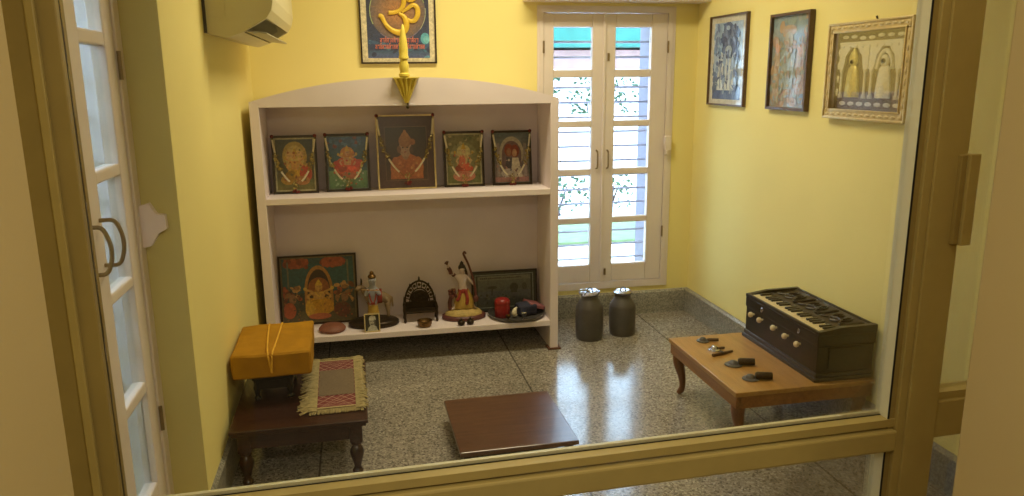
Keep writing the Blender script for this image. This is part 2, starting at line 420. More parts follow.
# terrazzo skirting
def skirt_profile(b, axis, a, c, face, sgn, h=0.15, th=0.022):
    poly = [(face, 0), (face + sgn * th, 0), (face + sgn * th, h - 0.012), (face + sgn * (th - 0.012), h), (face, h)]
    b.prism(poly, axis, a, c)
b = MB(); skirt_profile(b, 'x', XL, XR, YB, -1); struct(b.build('baseboard_back', 'skirt'))
b = MB(); skirt_profile(b, 'y', YN, YB - 0.02, XR, -1); struct(b.build('baseboard_right', 'skirt'))
b = MB(); skirt_profile(b, 'y', DY1 + 0.0, YB - 0.02, XL, 1, th=.014); struct(b.build('baseboard_left', 'skirt'))
# curtain pelmet over the window
struct(MB().box(0.98, XR, YB - 0.17, YB, 1.915, 2.16, bev=0.006).build('trim_1', 'cream'), 'cream pelmet box above the window')

# ------------------------------------------------------------------ glazed casement leaves
def leaf(parent, T, w, zs, z0, z1, stile_l, stile_r, th, cat, handle_u=None, hinge_side=1, hz=None):
    """a leaf drawn in its own plane: u 0..w along, depth 0..th inward; T maps (u, depth, z)"""
    b = MB()
    b.box(0, stile_l, 0, th, z0, z1, T, bev=0.004); b.box(w - stile_r, w, 0, th, z0, z1, T, bev=0.004)
    prev = z0
    for (a, c) in zs:
        b.box(stile_l, w - stile_r, 0.001, th - 0.001, prev, a, T, bev=0.006); prev = c
    b.box(stile_l, w - stile_r, 0.001, th - 0.001, prev, z1, T, bev=0.006)
    o = b.build(cat, 'cream', parent)
    for (a, c) in zs:
        MB().box(stile_l, w - stile_r, th * .5 - .002, th * .5 + .002, a, c, T).build('pane', 'glass', o)
    return o

# window_1 : double casement in the back wall
win = sroot('window_1'); win['label'] = 'cream double casement window with ten small panes behind the shelf'
I = Matrix.Identity(4)
b = MB(); fy0, fy1 = YB - 0.012, YB + 0.07
b.box(WX0, WX0 + 0.024, fy0, fy1, WZ0, WZ1); b.box(WX1 - 0.028, WX1, fy0, fy1, WZ0, WZ1)
b.box(WX0 + .024, WX1 - .028, fy0 + .001, fy1, WZ1 - 0.018, WZ1); b.box(WX0 + .024, WX1 - .028, fy0 + .001, fy1, WZ0, WZ0 + 0.042)
b.box(WX0 - 0.012, WX0, YB - 0.006, YB - .0005, WZ0 - 0.004, WZ1 + 0.02); b.box(WX1, WX1 + 0.02, YB - 0.006, YB - .0005, WZ0 - 0.004, WZ1 + 0.02)
b.box(WX0, WX1, YB - 0.006, YB - .0005, WZ1, WZ1 + 0.02)
b.build('window_frame', 'cream', win)
ZS = [(0.338, 0.602), (0.640, 0.903), (0.943, 1.195), (1.234, 1.489), (1.535, 1.779)]
zs0, zs1 = WZ0 + 0.045, WZ1 - 0.021
T = Matrix.Translation((WX0 + 0.026, YB - 0.004, 0)); l1 = leaf(win, T, 0.371, ZS, zs0, zs1, 0.062, 0.073, 0.04, 'casement')
T = Matrix.Translation((1.477, YB - 0.004, 0)); l2 = leaf(win, T, 0.394, ZS, zs0, zs1, 0.068, 0.101, 0.04, 'casement')
MB().box(1.466, 1.482, YB - 0.016, YB - 0.004, zs0, zs1, bev=0.003).build('meeting_strip', 'cream', win)
for lf, hx in ((l1, 1.434), (l2, 1.502)):
    MB().tube(curve_pts([(hx, YB - .004, 1.055), (hx, YB - .030, 1.045), (hx, YB - .032, 1.0), (hx, YB - .030, .955), (hx, YB - .004, .945)], 4), 0.005).build('handle', 'hardware', lf)
for z in (1.63, .50):
    for hx in (WX0 + .025, WX1 - .026):
        MB().lathe([(0.006, 0), (0.006, .07)], (hx, YB - .012, z), 8).build('hinge', 'hardware', win)
b = MB(); b.box(1.494, 1.506, YB - .012, YB - .003, 1.585, 1.63); b.tube([(1.5, YB - .008, 1.63), (1.5, YB - .008, 1.60)], .006); b.build('bolt', 'hardware', win)
b = MB(); b.box(1.494, 1.506, YB - .012, YB - .003, .27, .31); b.build('bolt', 'hardware', win)
b = MB(); b.box(1.862, 1.905, YB - .045, YB - .012, 1.045, 1.135, bev=.006); b.box(1.868, 1.885, YB - .05, YB - .012, 1.02, 1.05, bev=.004)
b.build('window_stay', 'cream', win)
# outside jambs and grille
b = MB(); b.box(1.83, 1.905, YB + 0.08, YB + 0.345, WZ0, WZ1); b.box(1.07, 1.14, YB + 0.08, YB + 0.345, WZ0, WZ1)
b.build('jamb', 'jamb', win)
for z in [0.33 + 0.0915 * i for i in range(17)]:
    MB().tube([(1.14, YB + .2, z), (1.83, YB + .2, z)], 0.0075, 6).build('grille_bar', 'steelgrille', win)

# door_1 : glazed double door in the left wall (looking along it)
door = sroot('door_1'); door['label'] = 'cream glazed double door in the recess of the left wall'
fx0, fx1 = -0.70, -0.645
b = MB(); b.box(fx0, fx1, DY1 - .055, DY1 - .001, DZ0, DZ1, bev=.004); b.box(fx0, fx1, DY0 + .001, DY0 + .045, DZ0, DZ1); b.box(fx0, fx1 - .001, DY0 + .045, DY1 - .055, DZ1 - .04, DZ1)
b.box(fx0, fx1 - .001, DY0 + .045, DY1 - .055, DZ0, DZ0 + .04)
b.build('door_frame', 'cream', door)
DZS = [(0.29, 0.585), (0.62, 0.915), (0.945, 1.238), (1.272, 1.59), (1.628, 1.93)]
# u runs along +y, depth runs toward -x
T = Matrix(((0, -1, 0, -0.652), (1, 0, 0, 1.548), (0, 0, 1, 0), (0, 0, 0, 1)))
d1 = leaf(door, T, 0.478, DZS, DZ0 + .045, DZ1 - .045, 0.09, 0.085, 0.04, 'door_leaf')
T = Matrix(((0, -1, 0, -0.652), (1, 0, 0, 2.030), (0, 0, 1, 0), (0, 0, 0, 1)))
d2 = leaf(door, T, 0.372, DZS, DZ0 + .045, DZ1 - .045, 0.082, 0.082, 0.04, 'door_leaf')
for lf, hy in ((d1, 1.985), (d2, 2.09)):
    MB().tube(curve_pts([(-.652, hy, 1.15), (-.618, hy, 1.148), (-.604, hy, 1.12), (-.600, hy, 1.09), (-.604, hy, 1.06), (-.618, hy, 1.034), (-.652, hy, 1.032)], 4), 0.0055, 8).build('handle', 'hardware', lf)
for z in (.42, 1.5):
    MB().lathe([(0.006, 0), (0.006, .08)], (-.644, DY1 - .055, z), 8).build('hinge', 'hardware', door)
poly = [(-.646, 1.13), (-.618, 1.138), (-.600, 1.105), (-.576, 1.100), (-.574, 1.058), (-.598, 1.046), (-.622, 1.008), (-.646, 1.003)]
MB().prism(poly, 'y', DY1 - .03, DY1 - .0005).build('door_stay', 'shelfpaint', door)
for z in [0.25 + 0.115 * i for i in range(16)]:
    MB().tube([(-.79, DY0, z), (-.79, DY1, z)], 0.008, 6).build('grille_bar', 'steelgrille', door)
# painted reveal of the recess
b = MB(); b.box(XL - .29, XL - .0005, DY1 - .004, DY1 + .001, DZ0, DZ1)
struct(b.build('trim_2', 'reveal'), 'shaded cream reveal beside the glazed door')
b = MB(); b.box(-.842, -.702, DY1 - .012, DY1 - .003, DZ0, DZ1); b.build('jamb', 'white', door)

# ------------------------------------------------------------------ aluminium partition
part = thing('glass_partition', 'bronze aluminium framed glass partition with thick rail in front of the prayer room', 'partition', (0, 1.3913, 0), .029)
PY = 0.0
def stile(name, x0, x1, z0, z1, y0=-.025, y1=.025, m='alu', parent=part, bev=.002):
    return MB().box(x0, x1, y0, y1, z0, z1, bev=bev).build(name, m, parent)
ZT = 2.25
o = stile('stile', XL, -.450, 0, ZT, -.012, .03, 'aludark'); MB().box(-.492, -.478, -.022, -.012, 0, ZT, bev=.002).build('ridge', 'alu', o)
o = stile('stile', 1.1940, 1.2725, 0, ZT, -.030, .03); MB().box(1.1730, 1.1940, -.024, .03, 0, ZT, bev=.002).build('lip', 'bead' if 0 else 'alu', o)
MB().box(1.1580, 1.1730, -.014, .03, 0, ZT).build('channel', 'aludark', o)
stile('stile', XR - .075, XR - .022, 0, ZT)
o = stile('rail', -.450, 1.1730, .655, .706, -.030, .03, bev=.005)
MB().box(-.450, 1.1730, -.018, .0135, .712, .7305).build('channel', 'alu', o)
o = stile('rail', 1.2725, XR - .075, .672, .762, -.022, .03, bev=.003); MB().box(1.2725, XR - .075, -.012, .03, .762, .780).build('channel', 'alu', o)
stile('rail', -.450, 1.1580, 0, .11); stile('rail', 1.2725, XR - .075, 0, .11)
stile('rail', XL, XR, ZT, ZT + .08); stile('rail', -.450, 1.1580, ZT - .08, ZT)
MB().box(XL, XR, -.03, .03, ZT + .08, ZC).build('transom_panel', 'wall', part)
# gaskets and beads
b = MB(); b.box(-.450, 1.1545, .0085, .0100, .7305, .7325); b.box(1.1545, 1.1590, -.0155, -.0140, .7305, ZT - .08); b.box(-.450, -.456, .004, .010, .7305, ZT - .08)
b.build('gasket', 'gasket', part)
MB().box(1.1545, 1.1590, -.0155, -.0140, .11, .655).build('gasket', 'gasket', part)
b = MB(); b.box(-.450, 1.1545, .0135, .023, .7305, .7375); b.box(1.1545, 1.1578, -.0140, .026, .7305, ZT - .08); b.build('glazing_bead', 'bead', part)
MB().box(1.1545, 1.1578, -.0140, .026, .11, .655).build('glazing_bead', 'bead', part)
for x0, x1, z0, z1 in ((-.450, 1.1580, .7325, ZT - .08), (-.450, 1.1580, .11, .656), (1.2725, XR - .075, .780, ZT), (1.2725, XR - .075, .11, .664)):
    MB().box(x0, x1, .010, .0135, z0, z1).build('glass_pane', 'bigglass', part)
o = MB().box(1.2630, 1.2890, -.048, -.028, 1.135, 1.332, bev=.002).build('lock_plate', 'alu', part)
MB().box(1.2485, 1.2630, -.040, -.028, 1.137, 1.330, bev=.002).build('lock_edge', 'aludark', o)

# ------------------------------------------------------------------ display shelf with arched top
SX0, SX1, SY0, SY1, PT = -.499, 1.0546, 3.939, 4.452, .045
sh = thing('display_shelf', 'pinkish white open shelf unit with arched top against the back wall', 'shelf', (0, 0, 0))
for x0 in (SX0, SX1 - PT):
    o = MB().box(x0, x0 + PT, SY0, SY1, 0.006, 1.386, bev=.002).build('side_panel', 'shelfpaint', sh)
    MB().box(x0 - .012, x0 + PT + .016, SY0 - .010, SY0 + .06, 0, .012, bev=.003).build('foot', 'rust', o)
MB().box(SX0 + PT, SX1 - PT, 4.245, 4.257, .14, 1.37).build('back_panel', 'shelfin', sh)
for z in (.879, .1406):
    MB().box(SX0 + PT, SX1 - PT, SY0 + .002, 4.245, z, z + .031, bev=.002).build('shelf_board', 'shelfpaint', sh)
MB().box(SX0 + PT, SX1 - PT, SY0 + .022, SY1, 1.362, 1.384).build('top_board', 'shelfpaint', sh)
n = 40; xc = (SX0 + SX1) / 2; hw = (SX1 - SX0) / 2
arch = [(SX0, 1.386)] + [(SX0 + 2 * hw * i / n, 1.388 + .112 * (1 - (abs(2 * i / n - 1)) ** 2.1)) for i in range(n + 1)] + [(SX1, 1.386), (SX1 - PT, 1.386), (SX1 - PT, 1.362), (SX0 + PT, 1.362), (SX0 + PT, 1.386)]
MB().prism(arch, 'y', SY0, SY0 + .022).build('arched_fascia', 'shelfpaint', sh)

# ornamental gold finial on the fascia
fi = thing('gold_finial', 'gold wooden finial with pleated fan base on the arch of the shelf', 'ornament', (.262, SY0, 1.374))
b = MB()
k = 10; vs = []
top = [(-.062 + .124 * i / k, -.006 - (.022 if i % 2 else .006) - .02 * math.sin(PI * i / k), .123) for i in range(k + 1)]
bot = [(-.009 + .018 * i / k, -.006 - (.006 if i % 2 else .003), 0) for i in range(k + 1)]
front = top + bot
fs = [(i, i + 1, k + 1 + i + 1, k + 1 + i) for i in range(k)]
b._add(front, fs)
b._add([(-.062, -.001, .123), (.062, -.001, .123), (.009, -.001, 0), (-.009, -.001, 0)], [(0, 1, 2, 3)])
b._add([top[i] for i in range(k + 1)] + [(.062, -.001, .123), (-.062, -.001, .123)], [tuple(range(k + 3))])
b.box(-.064, .064, -.046, -.001, .121, .126)
b.build('pleated_fan', 'paleyellow', fi)
prof = [(.020, .126), (.027, .132), (.027, .142), (.020, .148), (.023, .165), (.024, .185), (.018, .205), (.018, .212), (.024, .216), (.024, .226), (.0215, .232), (.0225, .25), (.020, .285), (.016, .32), (.010, .35), (.006, .372), (.002, .38)]
MB().lathe(prof, (-.008, -.024, 0), 20).build('turned_spire', 'paleyellow', fi, smooth=True)
b = MB(); b.tube([(.005, -.006, 0.002), (.005, -.008, -.018), (.002, -.010, -.028)], .005); b.ball((.004, -.008, -.02), .008); b.build('hook', 'darkmetal', fi)

# ------------------------------------------------------------------ framed prints on the upper shelf
Z1 = .910
def garland(w, h, lean, y0, x, sag, label, slack=0.0):
    g = thing('garland', label, 'garland', (x, y0, Z1), 0, 'bead garlands on the framed prints', rx=lean)
    hw = w / 2 - .006; zt = h - .012
    ctrl = {}
    for sg in (-1, 1):
        pts = [(sg * hw, -.016, zt), (sg * (hw - .012), -.018, zt - .28 * (zt - sag)), (sg * (hw * .74), -.018, zt - .55 * (zt - sag)), (sg * hw * .42, -.018, sag + .22 * (zt - sag)), (sg * .004, -.018, sag + .02)]
        c = curve_pts(pts, 8)
        MB().tube(c, .0012, 5).build('string', 'silverbead', g)
        def seg(a, b_): return c[int(a * (len(c) - 1)):int(b_ * (len(c) - 1)) + 1]
        for a, b_ in ((.05, .26), (.62, .86)):
            q = seg(a, b_); MB().tube(q, .0052, 8).build('white_tube', 'whitetube', g, smooth=True)
        bb = MB()
        for p in seg(.30, .58):
            for _ in range(3): bb.ball(p + Vector((random.uniform(-.011, .011), random.uniform(-.006, 0), random.uniform(-.008, .008))), random.uniform(.003, .006), seg=6)
        bb.build('bead_cluster', 'silverbead', g, smooth=True)
        MB().ball((sg * hw, -.013, zt + .008), .010, seg=8).build('pompom', 'redknob', g, smooth=True)
    bb = MB()
    for _ in range(16): bb.ball((random.uniform(-.012, .012), -.018 + random.uniform(-.008, .002), sag + random.uniform(-.0, .05)), random.uniform(.003, .006), seg=6)
    bb.build('bead_cluster', 'silverbead', g, smooth=True)
    bb = MB()
    for _ in range(9): bb.ball((random.uniform(-.016, .016), -.018 + random.uniform(-.006, .002), sag - .008 + random.uniform(-.006, .008)), random.uniform(.005, .008), seg=6)
    bb.build('tassel', 'redknob', g, smooth=True)
    return g

def print1(P, rnd):
    P.rect(0, 0, 1, 1, (96, 88, 52), (60, 70, 78)); P.ell(.5, .66, .33, .3, (176, 150, 78)); P.ell(.5, .64, .26, .24, (196, 170, 100))
    P.rect(0, 0, 1, .2, (120, 110, 60), (90, 100, 60))
    seated(P, .5, .40, .85, (196, 152, 50), (206, 150, 84), (214, 184, 110))
    P.ell(.78, .32, .17, .17, (190, 74, 50)); P.ell(.68, .18, .2, .09, (180, 120, 70)); P.ell(.3, .2, .2, .1, (170, 130, 50))
    P.ell(.36, .68, .09, .09, (210, 168, 110)); P.ell(.64, .68, .09, .09, (210, 168, 110)); P.dabs(40, (.15, .1, .85, .8), [(210, 180, 90), (160, 90, 50), (120, 110, 60), (190, 150, 90)], .03, rnd)
def print2(P, rnd):
    P.rect(0, 0, 1, 1, (70, 110, 90), (40, 78, 128)); P.rect(0, 0, 1, .34, (80, 120, 84), (110, 150, 110)); P.dabs(20, (0, .75, 1, 1), [(80, 120, 160), (120, 60, 70), (60, 100, 150)], .05, rnd)
    P.ell(.5, .42, .34, .2, (206, 96, 60)); P.ell(.24, .46, .14, .08, (190, 60, 50)); P.ell(.78, .48, .14, .08, (200, 70, 60))
    seated(P, .5, .45, .75, (210, 84, 62), (196, 150, 110), (188, 120, 60)); P.ell(.5, .24, .22, .07, (190, 110, 80))
    P.dabs(40, (.1, .05, .9, .35), [(150, 180, 150), (90, 130, 80), (200, 200, 190), (180, 80, 60)], .03, rnd); P.dabs(16, (.3, .4, .7, .75), [(220, 180, 80), (190, 60, 50)], .025, rnd)
def print3(P, rnd):
    P.rect(0, 0, 1, 1, (70, 46, 36), (44, 34, 30))
    P.poly([(.10, .02), (.90, .02), (.88, .30), (.74, .44), (.58, .50), (.42, .50), (.24, .42), (.12, .28)], (168, 92, 48)); P.ell(.24, .24, .14, .2, (176, 104, 58)); P.ell(.78, .24, .13, .2, (180, 108, 58))
    P.ell(.48, .50, .09, .12, (150, 112, 88)); P.ell(.48, .60, .155, .17, (166, 130, 104)); P.ell(.48, .74, .155, .13, (150, 100, 60)); P.ell(.48, .82, .10, .09, (160, 108, 62)); P.ell(.48, .90, .04, .05, (166, 112, 64))
    P.ell(.66, .72, .07, .06, (150, 92, 50)); P.ell(.33, .58, .05, .07, (120, 80, 60)); P.ell(.63, .56, .05, .08, (80, 56, 44))
    for x in (.42, .53): P.ell(x, .615, .025, .012, (40, 30, 28))
    P.ell(.475, .53, .03, .012, (130, 60, 50)); P.line([(.475, .61), (.485, .565)], .014, (140, 104, 84)); P.dabs(30, (.2, .05, .8, .4), [(190, 120, 70), (150, 80, 46), (200, 140, 80)], .03, rnd)
def print4(P, rnd):
    P.rect(0, 0, 1, 1, (110, 116, 70), (120, 116, 80)); P.ell(.5, .45, .46, .4, (134, 134, 96)); P.dabs(40, (0, 0, 1, 1), [(160, 150, 110), (90, 100, 64), (176, 164, 120)], .045, rnd)
    P.ell(.5, .14, .34, .11, (206, 130, 110)); P.ell(.3, .17, .12, .06, (216, 150, 130)); P.ell(.7, .17, .12, .06, (216, 150, 130))
    seated(P, .5, .40, .85, (196, 84, 64), (206, 176, 130), (196, 184, 130)); P.ell(.45, .45, .1, .14, (206, 108, 84)); P.dabs(30, (.2, .15, .8, .7), [(210, 190, 140), (150, 140, 90), (190, 90, 70)], .025, rnd)
def print5(P, rnd):
    P.rect(0, 0, 1, 1, (128, 110, 108), (96, 110, 120)); P.ell(.5, .6, .36, .34, (178, 168, 150)); P.ell(.5, .57, .29, .28, (110, 84, 90)); P.rect(.21, .1, .79, .55, (110, 88, 96))
    P.rect(.06, .12, .15, .8, (150, 140, 140)); P.rect(.85, .12, .94, .8, (150, 140, 140)); P.ell(.42, .66, .13, .13, (136, 50, 34)); P.ell(.60, .64, .13, .13, (128, 46, 34))
    P.ell(.42, .62, .07, .08, (150, 104, 80)); P.ell(.59, .60, .07, .08, (176, 136, 110)); P.poly([(.28, .12), (.5, .12), (.52, .5), (.34, .52)], (70, 66, 84)); P.poly([(.46, .1), (.82, .1), (.70, .5), (.52, .5)], (206, 196, 180)); P.ell(.38, .18, .2, .1, (190, 180, 176))
    P.rect(0, 0, 1, .1, (170, 120, 120)); P.dabs(40, (.05, .02, .95, .5), [(200, 190, 180), (120, 90, 96), (170, 130, 120), (90, 90, 110)], .028, rnd)

specs = [
    (-.317, .228, .302, print1, 'blackframe', 'leftmost framed print on the upper shelf, yellow seated figure on dull green', 'bead garland on the leftmost upper print, yellow figure', .02),
    (-.048, .232, .304, print2, 'blackframe', 'framed print with blue sky and red seated figure, second from shelf left', 'bead garland on the blue sky print of the upper shelf', .02),
    (.264, .312, .398, print3, 'gilt', 'tallest framed print on the upper shelf, crowned face on brown mount', 'longest bead garland, on the tallest brown print', .04),
    (.577, .222, .302, print4, 'blackframe', 'framed print with white edge and pale olive background right of tallest print', 'bead garland on the pale olive print right of the tallest one', .012),
    (.846, .222, .300, print5, 'blackframe', 'rightmost framed print on the upper shelf, couple under a white arch', 'bead garland on the rightmost upper print, couple under arch', .012),
]
LEAN = -0.14
for i, (x, w, h, fn, fm, lab, glab, sag) in enumerate(specs):
    y0 = (4.118, 4.135, 4.128, 4.148, 4.150)[i]
    t = thing('framed_picture', lab, 'picture', (x, y0, Z1), 0, 'framed prints on the upper shelf', rx=LEAN)
    ft = .012 if i != 2 else .008
    frame_mesh(w, h, ft, -.010, .010, fm, t)
    MB().box(-w / 2 + .004, w / 2 - .004, .004, .009, .004, h - .004).build('backing', 'blackframe', t)
    if i == 2:
        Q = Paint(w - 2 * ft, h - 2 * ft, -w / 2 + ft, ft, .003); Q.rect(0, 0, 1, 1, (72, 44, 40)); Q.rect(.12, .10, .88, .86, (110, 84, 66)); Q.build('mount', t)
        P = Paint((w - 2 * ft) * .74, (h - 2 * ft) * .74, -w / 2 + ft + (w - 2 * ft) * .13, ft + (h - 2 * ft) * .11, .0025)
    else:
        edge = .008 if i in (0, 3) else .004
        Q = Paint(w - 2 * ft, h - 2 * ft, -w / 2 + ft, ft, .003); Q.rect(0, 0, 1, 1, (196, 188, 150) if i in (0, 3) else (120, 130, 130)); Q.build('mount', t)
        P = Paint(w - 2 * ft - 2 * edge, h - 2 * ft - 2 * edge, -w / 2 + ft + edge, ft + edge, .0025)
    fn(P, random.Random(i)); P.build('print', t)
    garland(w, h, LEAN, y0, x, sag, glab)

# ------------------------------------------------------------------ lower shelf
Z2 = .1716
# big colourful picture leaning on the back
t = thing('framed_picture', 'large landscape-format colourful print of seated figure under arch on lower shelf', 'picture', (-.242, 4.172, Z2), 0, rx=-.13)
w, h = .418, .385
frame_mesh(w, h, .010, -.010, .010, 'blackframe', t)
MB().box(-w / 2 + .004, w / 2 - .004, .004, .009, .004, h - .004).build('backing', 'blackframe', t)
Q = Paint(w - .02, h - .02, -w / 2 + .01, .01, .003); Q.rect(0, 0, 1, 1, (120, 104, 70)); Q.build('mount', t)
P = Paint(w - .036, h - .036, -w / 2 + .018, .018, .0025); rnd = random.Random(11)
P.rect(0, 0, 1, 1, (70, 66, 46), (44, 84, 88)); P.rect(0, .45, 1, .92, (46, 92, 96)); P.rect(0, 0, 1, .16, (92, 86, 62))
for cx in (.2, .72): P.ell(cx, .93, .18, .09, (160, 74, 48)); P.dabs(14, (cx - .16, .85, cx + .16, 1), [(170, 84, 54), (130, 60, 44)], .035, rnd)
for x in (.08, .92): P.rect(x - .012, .2, x + .012, .95, (112, 110, 90))
P.ell(.5, .48, .2, .40, (176, 124, 62)); P.rect(.3, .14, .7, .5, (176, 124, 62)); P.ell(.5, .48, .16, .34, (56, 42, 34)); P.rect(.34, .16, .66, .5, (66, 48, 36))
seated(P, .5, .34, .62, (214, 160, 44), (206, 160, 84), (150, 90, 46), (220, 180, 70)); P.ell(.5, .20, .2, .12, (206, 156, 46)); P.ell(.36, .2, .06, .14, (216, 170, 60)); P.rect(.44, .1, .5, .3, (200, 146, 40)); P.ell(.62, .24, .07, .1, (206, 150, 50))
P.ell(.5, .07, .16, .05, (186, 104, 70))
for cx, sg in ((.13, 1), (.86, 1)):
    P.dabs(26, (cx - .11, .3, cx + .11, .56), [(170, 84, 54), (150, 110, 70), (120, 70, 50), (196, 150, 90)], .03, rnd, 1.6)
    P.ell(cx, .24, .1, .16, (70, 76, 66)); P.ell(cx, .36, .05, .08, (150, 110, 80))
P.ell(.08, .18, .09, .13, (180, 90, 54)); P.ell(.82, .16, .12, .12, (110, 60, 50)); P.dabs(30, (0, 0, .28, .5), [(150, 110, 60), (100, 84, 60), (180, 96, 60), (60, 70, 60)], .014, rnd); P.dabs(30, (.72, 0, 1, .5), [(150, 110, 60), (100, 84, 60), (160, 90, 60), (60, 70, 60)], .014, rnd); P.dabs(30, (.38, .12, .62, .5), [(190, 140, 50), (220, 176, 80), (170, 120, 50)], .012, rnd)
P.build('print', t)

# shallow clay bowl turned upside down
b = MB(); b.lathe([(.062, 0), (.070, .008), (.072, .016), (.060, .030), (.034, .038), (.002, .040)], (0, 0, 0), 28)
t = b.build('clay_dish', 'clay', None, True, loc=(-.175, 4.035, Z2)); tag(t, 'reddish brown round clay dish in front of the large colourful print', 'dish')

# cow-herd figurine
t = thing('figurine', 'painted figurine of crowned standing figure with tan cow on dark oval base', 'figurine', (.047, 4.085, Z2))
MB().lathe([(.13, 0), (.137, .006), (.137, .022), (.128, .030), (.118, .034), (.002, .035)], (0, 0, 0), 36, 1, .62).build('base', 'bronze', t, smooth=True)
skin_body('figure_body', [(0, -.03, .13), (0, -.03, .165), (0, -.03, .205), (0, -.03, .232), (0, -.034, .258), (0, -.034, .276),
          (-.024, -.03, .208), (-.040, -.036, .178), (-.018, -.055, .205), (.024, -.03, .208), (.040, -.036, .178), (.014, -.055, .205),
          (-.012, -.03, .095), (-.013, -.032, .045), (-.016, -.045, .038), (.012, -.03, .095), (.006, -.034, .045), (.004, -.048, .038)],
          [(0, 1), (1, 2), (2, 3), (3, 4), (4, 5), (2, 6), (6, 7), (7, 8), (2, 9), (9, 10), (10, 11), (0, 12), (12, 13), (13, 14), (0, 15), (15, 16), (16, 17)],
          [.022, .021, .027, .012, .025, .024, .013, .010, .008, .013, .010, .008, .014, .008, .006, .013, .008, .006], 'bluegrey', t)
for sg in (-1, 1): MB().ball((sg * .006, -.0535, .264), .0028, seg=8).build('eye', 'hair', t)
MB().lathe([(.030, 0), (.034, .02), (.028, .05), (.024, .075), (.022, .095)], (0, -.031, .045), 16, 1, .8).build('skirt', 'yellowpaint', t, smooth=True)
b = MB(); b.lathe([(.020, 0), (.023, .006), (.019, .014), (.011, .020), (.012, .027), (.008, .034), (.002, .038)], (0, -.031, .276), 14); b.build('crown', 'brass', t, smooth=True)
b = MB(); b.lathe([(.026, 0), (.024, .012)], (0, -.031, .130), 14, 1, .8); b.tube(curve_pts([(-.024, -.045, .215), (-.012, -.056, .16), (0, -.058, .14), (.012, -.056, .16), (.024, -.045, .215)], 4), .004); b.build('sash', 'redpaint', t, smooth=True)
MB().tube([(-.055, -.058, .218), (.04, -.060, .210)], .0026, 6).build('flute', 'brass', t)
cow = [(.085, .02, .155), (.045, .02, .158), (0, .02, .160), (-.03, .015, .175), (-.052, .008, .208), (-.066, -.004, .222), (-.086, -.018, .205),
       (.078, .035, .10), (.082, .035, .04), (.078, .0, .10), (.082, .0, .04), (-.012, .035, .10), (-.012, .035, .04), (-.018, .0, .10), (-.018, .0, .04), (.104, .02, .145), (.108, .02, .09)]
skin_body('cow_body', cow, [(0, 1), (1, 2), (2, 3), (3, 4), (4, 5), (5, 6), (0, 7), (7, 8), (0, 9), (9, 10), (2, 11), (11, 12), (2, 13), (13, 14), (0, 15), (15, 16)],
          [.034, .036, .034, .024, .018, .018, .010, .014, .008, .014, .008, .013, .008, .013, .008, .007, .004], 'cowpaint', t)
b = MB()
for sg in (-1, 1): b.tube(curve_pts([(-.058, .0 + sg * .010, .236), (-.056, sg * .02, .25), (-.06, sg * .018, .262)], 3), [.005] * 3 + [.004] * 3 + [.001], 6)
b.build('horn', 'hair', t)
b = MB(); b.lathe([(.040, -.02), (.041, 0), (.040, .02)], (0, 0, 0), 16, 1, 1, Matrix.Translation((.03, .02, .157)) @ Matrix.Rotation(PI / 2, 4, 'Y'), caps=False); b.build('saddle_cloth', 'redpaint', t, smooth=True)

# little portrait photo
t = thing('framed_photo', 'small black and white portrait photo of person in white cap standing before the cow figurine', 'photo', (.036, 3.962, Z2), 0, rx=-.14)
frame_mesh(.083, .100, .006, -.005, .005, 'gilt', t)
MB().box(-.038, .038, .002, .0045, .003, .097).build('backing', 'blackframe', t)
P = Paint(.071, .088, -.0355, .006, .001); P.rect(0, 0, 1, 1, (34, 34, 30)); P.poly([(.12, 0), (.92, 0), (.80, .26), (.62, .34), (.38, .34), (.22, .2)], (188, 186, 172)); P.ell(.50, .54, .21, .27, (176, 172, 156)); P.poly([(.26, .66), (.78, .66), (.74, .90), (.5, .96), (.30, .88)], (208, 204, 188))
P.ell(.42, .58, .05, .02, (30, 30, 28)); P.ell(.60, .58, .05, .02, (30, 30, 28)); P.poly([(.38, .44), (.66, .44), (.60, .38), (.42, .38)], (54, 52, 48)); P.ell(.70, .5, .06, .2, (84, 82, 74)); P.line([(.51, .57), (.53, .47)], .03, (130, 126, 112)); P.build('print', t)

# ornate throne
t = thing('ornate_throne', 'dark bronze miniature throne with pointed openwork arch on lower shelf', 'throne', (.306, 4.125, Z2))
b = MB(); n = 16
outer = [(.082 * math.cos(PI * i / n), .10 + .105 * math.sin(PI * i / n) * (1 + .12 * math.sin(PI * i / n))) for i in range(n + 1)]
b.tube([(x, .02, z) for x, z in outer], .006, 6)
inner = [(.055 * math.cos(PI * i / n), .10 + .075 * math.sin(PI * i / n)) for i in range(n + 1)]
b.tube([(x, .02, z) for x, z in inner], .004, 6)
for i in range(1, n):
    if i % 2: b.tube([(inner[i][0], .02, inner[i][1]), (outer[i][0], .02, outer[i][1])], .003, 5)
    else: b.ball((.5 * (inner[i][0] + outer[i][0]), .02, .5 * (inner[i][1] + outer[i][1])), .009, sy=.5, seg=8)
b.lathe([(.05, -.003), (.05, .003)], (0, 0, 0), 24, 1, 1, Matrix.Translation((0, .022, .115)) @ Matrix.Rotation(PI / 2, 4, 'X'))
for r_ in (.014, .028): b.tube([(r_ * math.cos(a * PI / 8), .014, .135 + r_ * math.sin(a * PI / 8)) for a in range(17)], .003, 5)
b.box(-.082, .082, .016, .024, .06, .10)
b.build('arched_back', 'bronze', t, smooth=True)
for x, z, hh in ((0, .215, .03), (-.052, .182, .024), (.052, .182, .024)):
    b = MB(); b.lathe([(.004, 0), (.008, .25 * hh), (.004, .5 * hh), (.006, .65 * hh), (.001, hh)], (x, .02, z), 10); b.build('spire', 'bronze', t, smooth=True)
MB().box(-.082, .082, -.055, .025, .052, .062, bev=.002).build('seat', 'bronze', t)
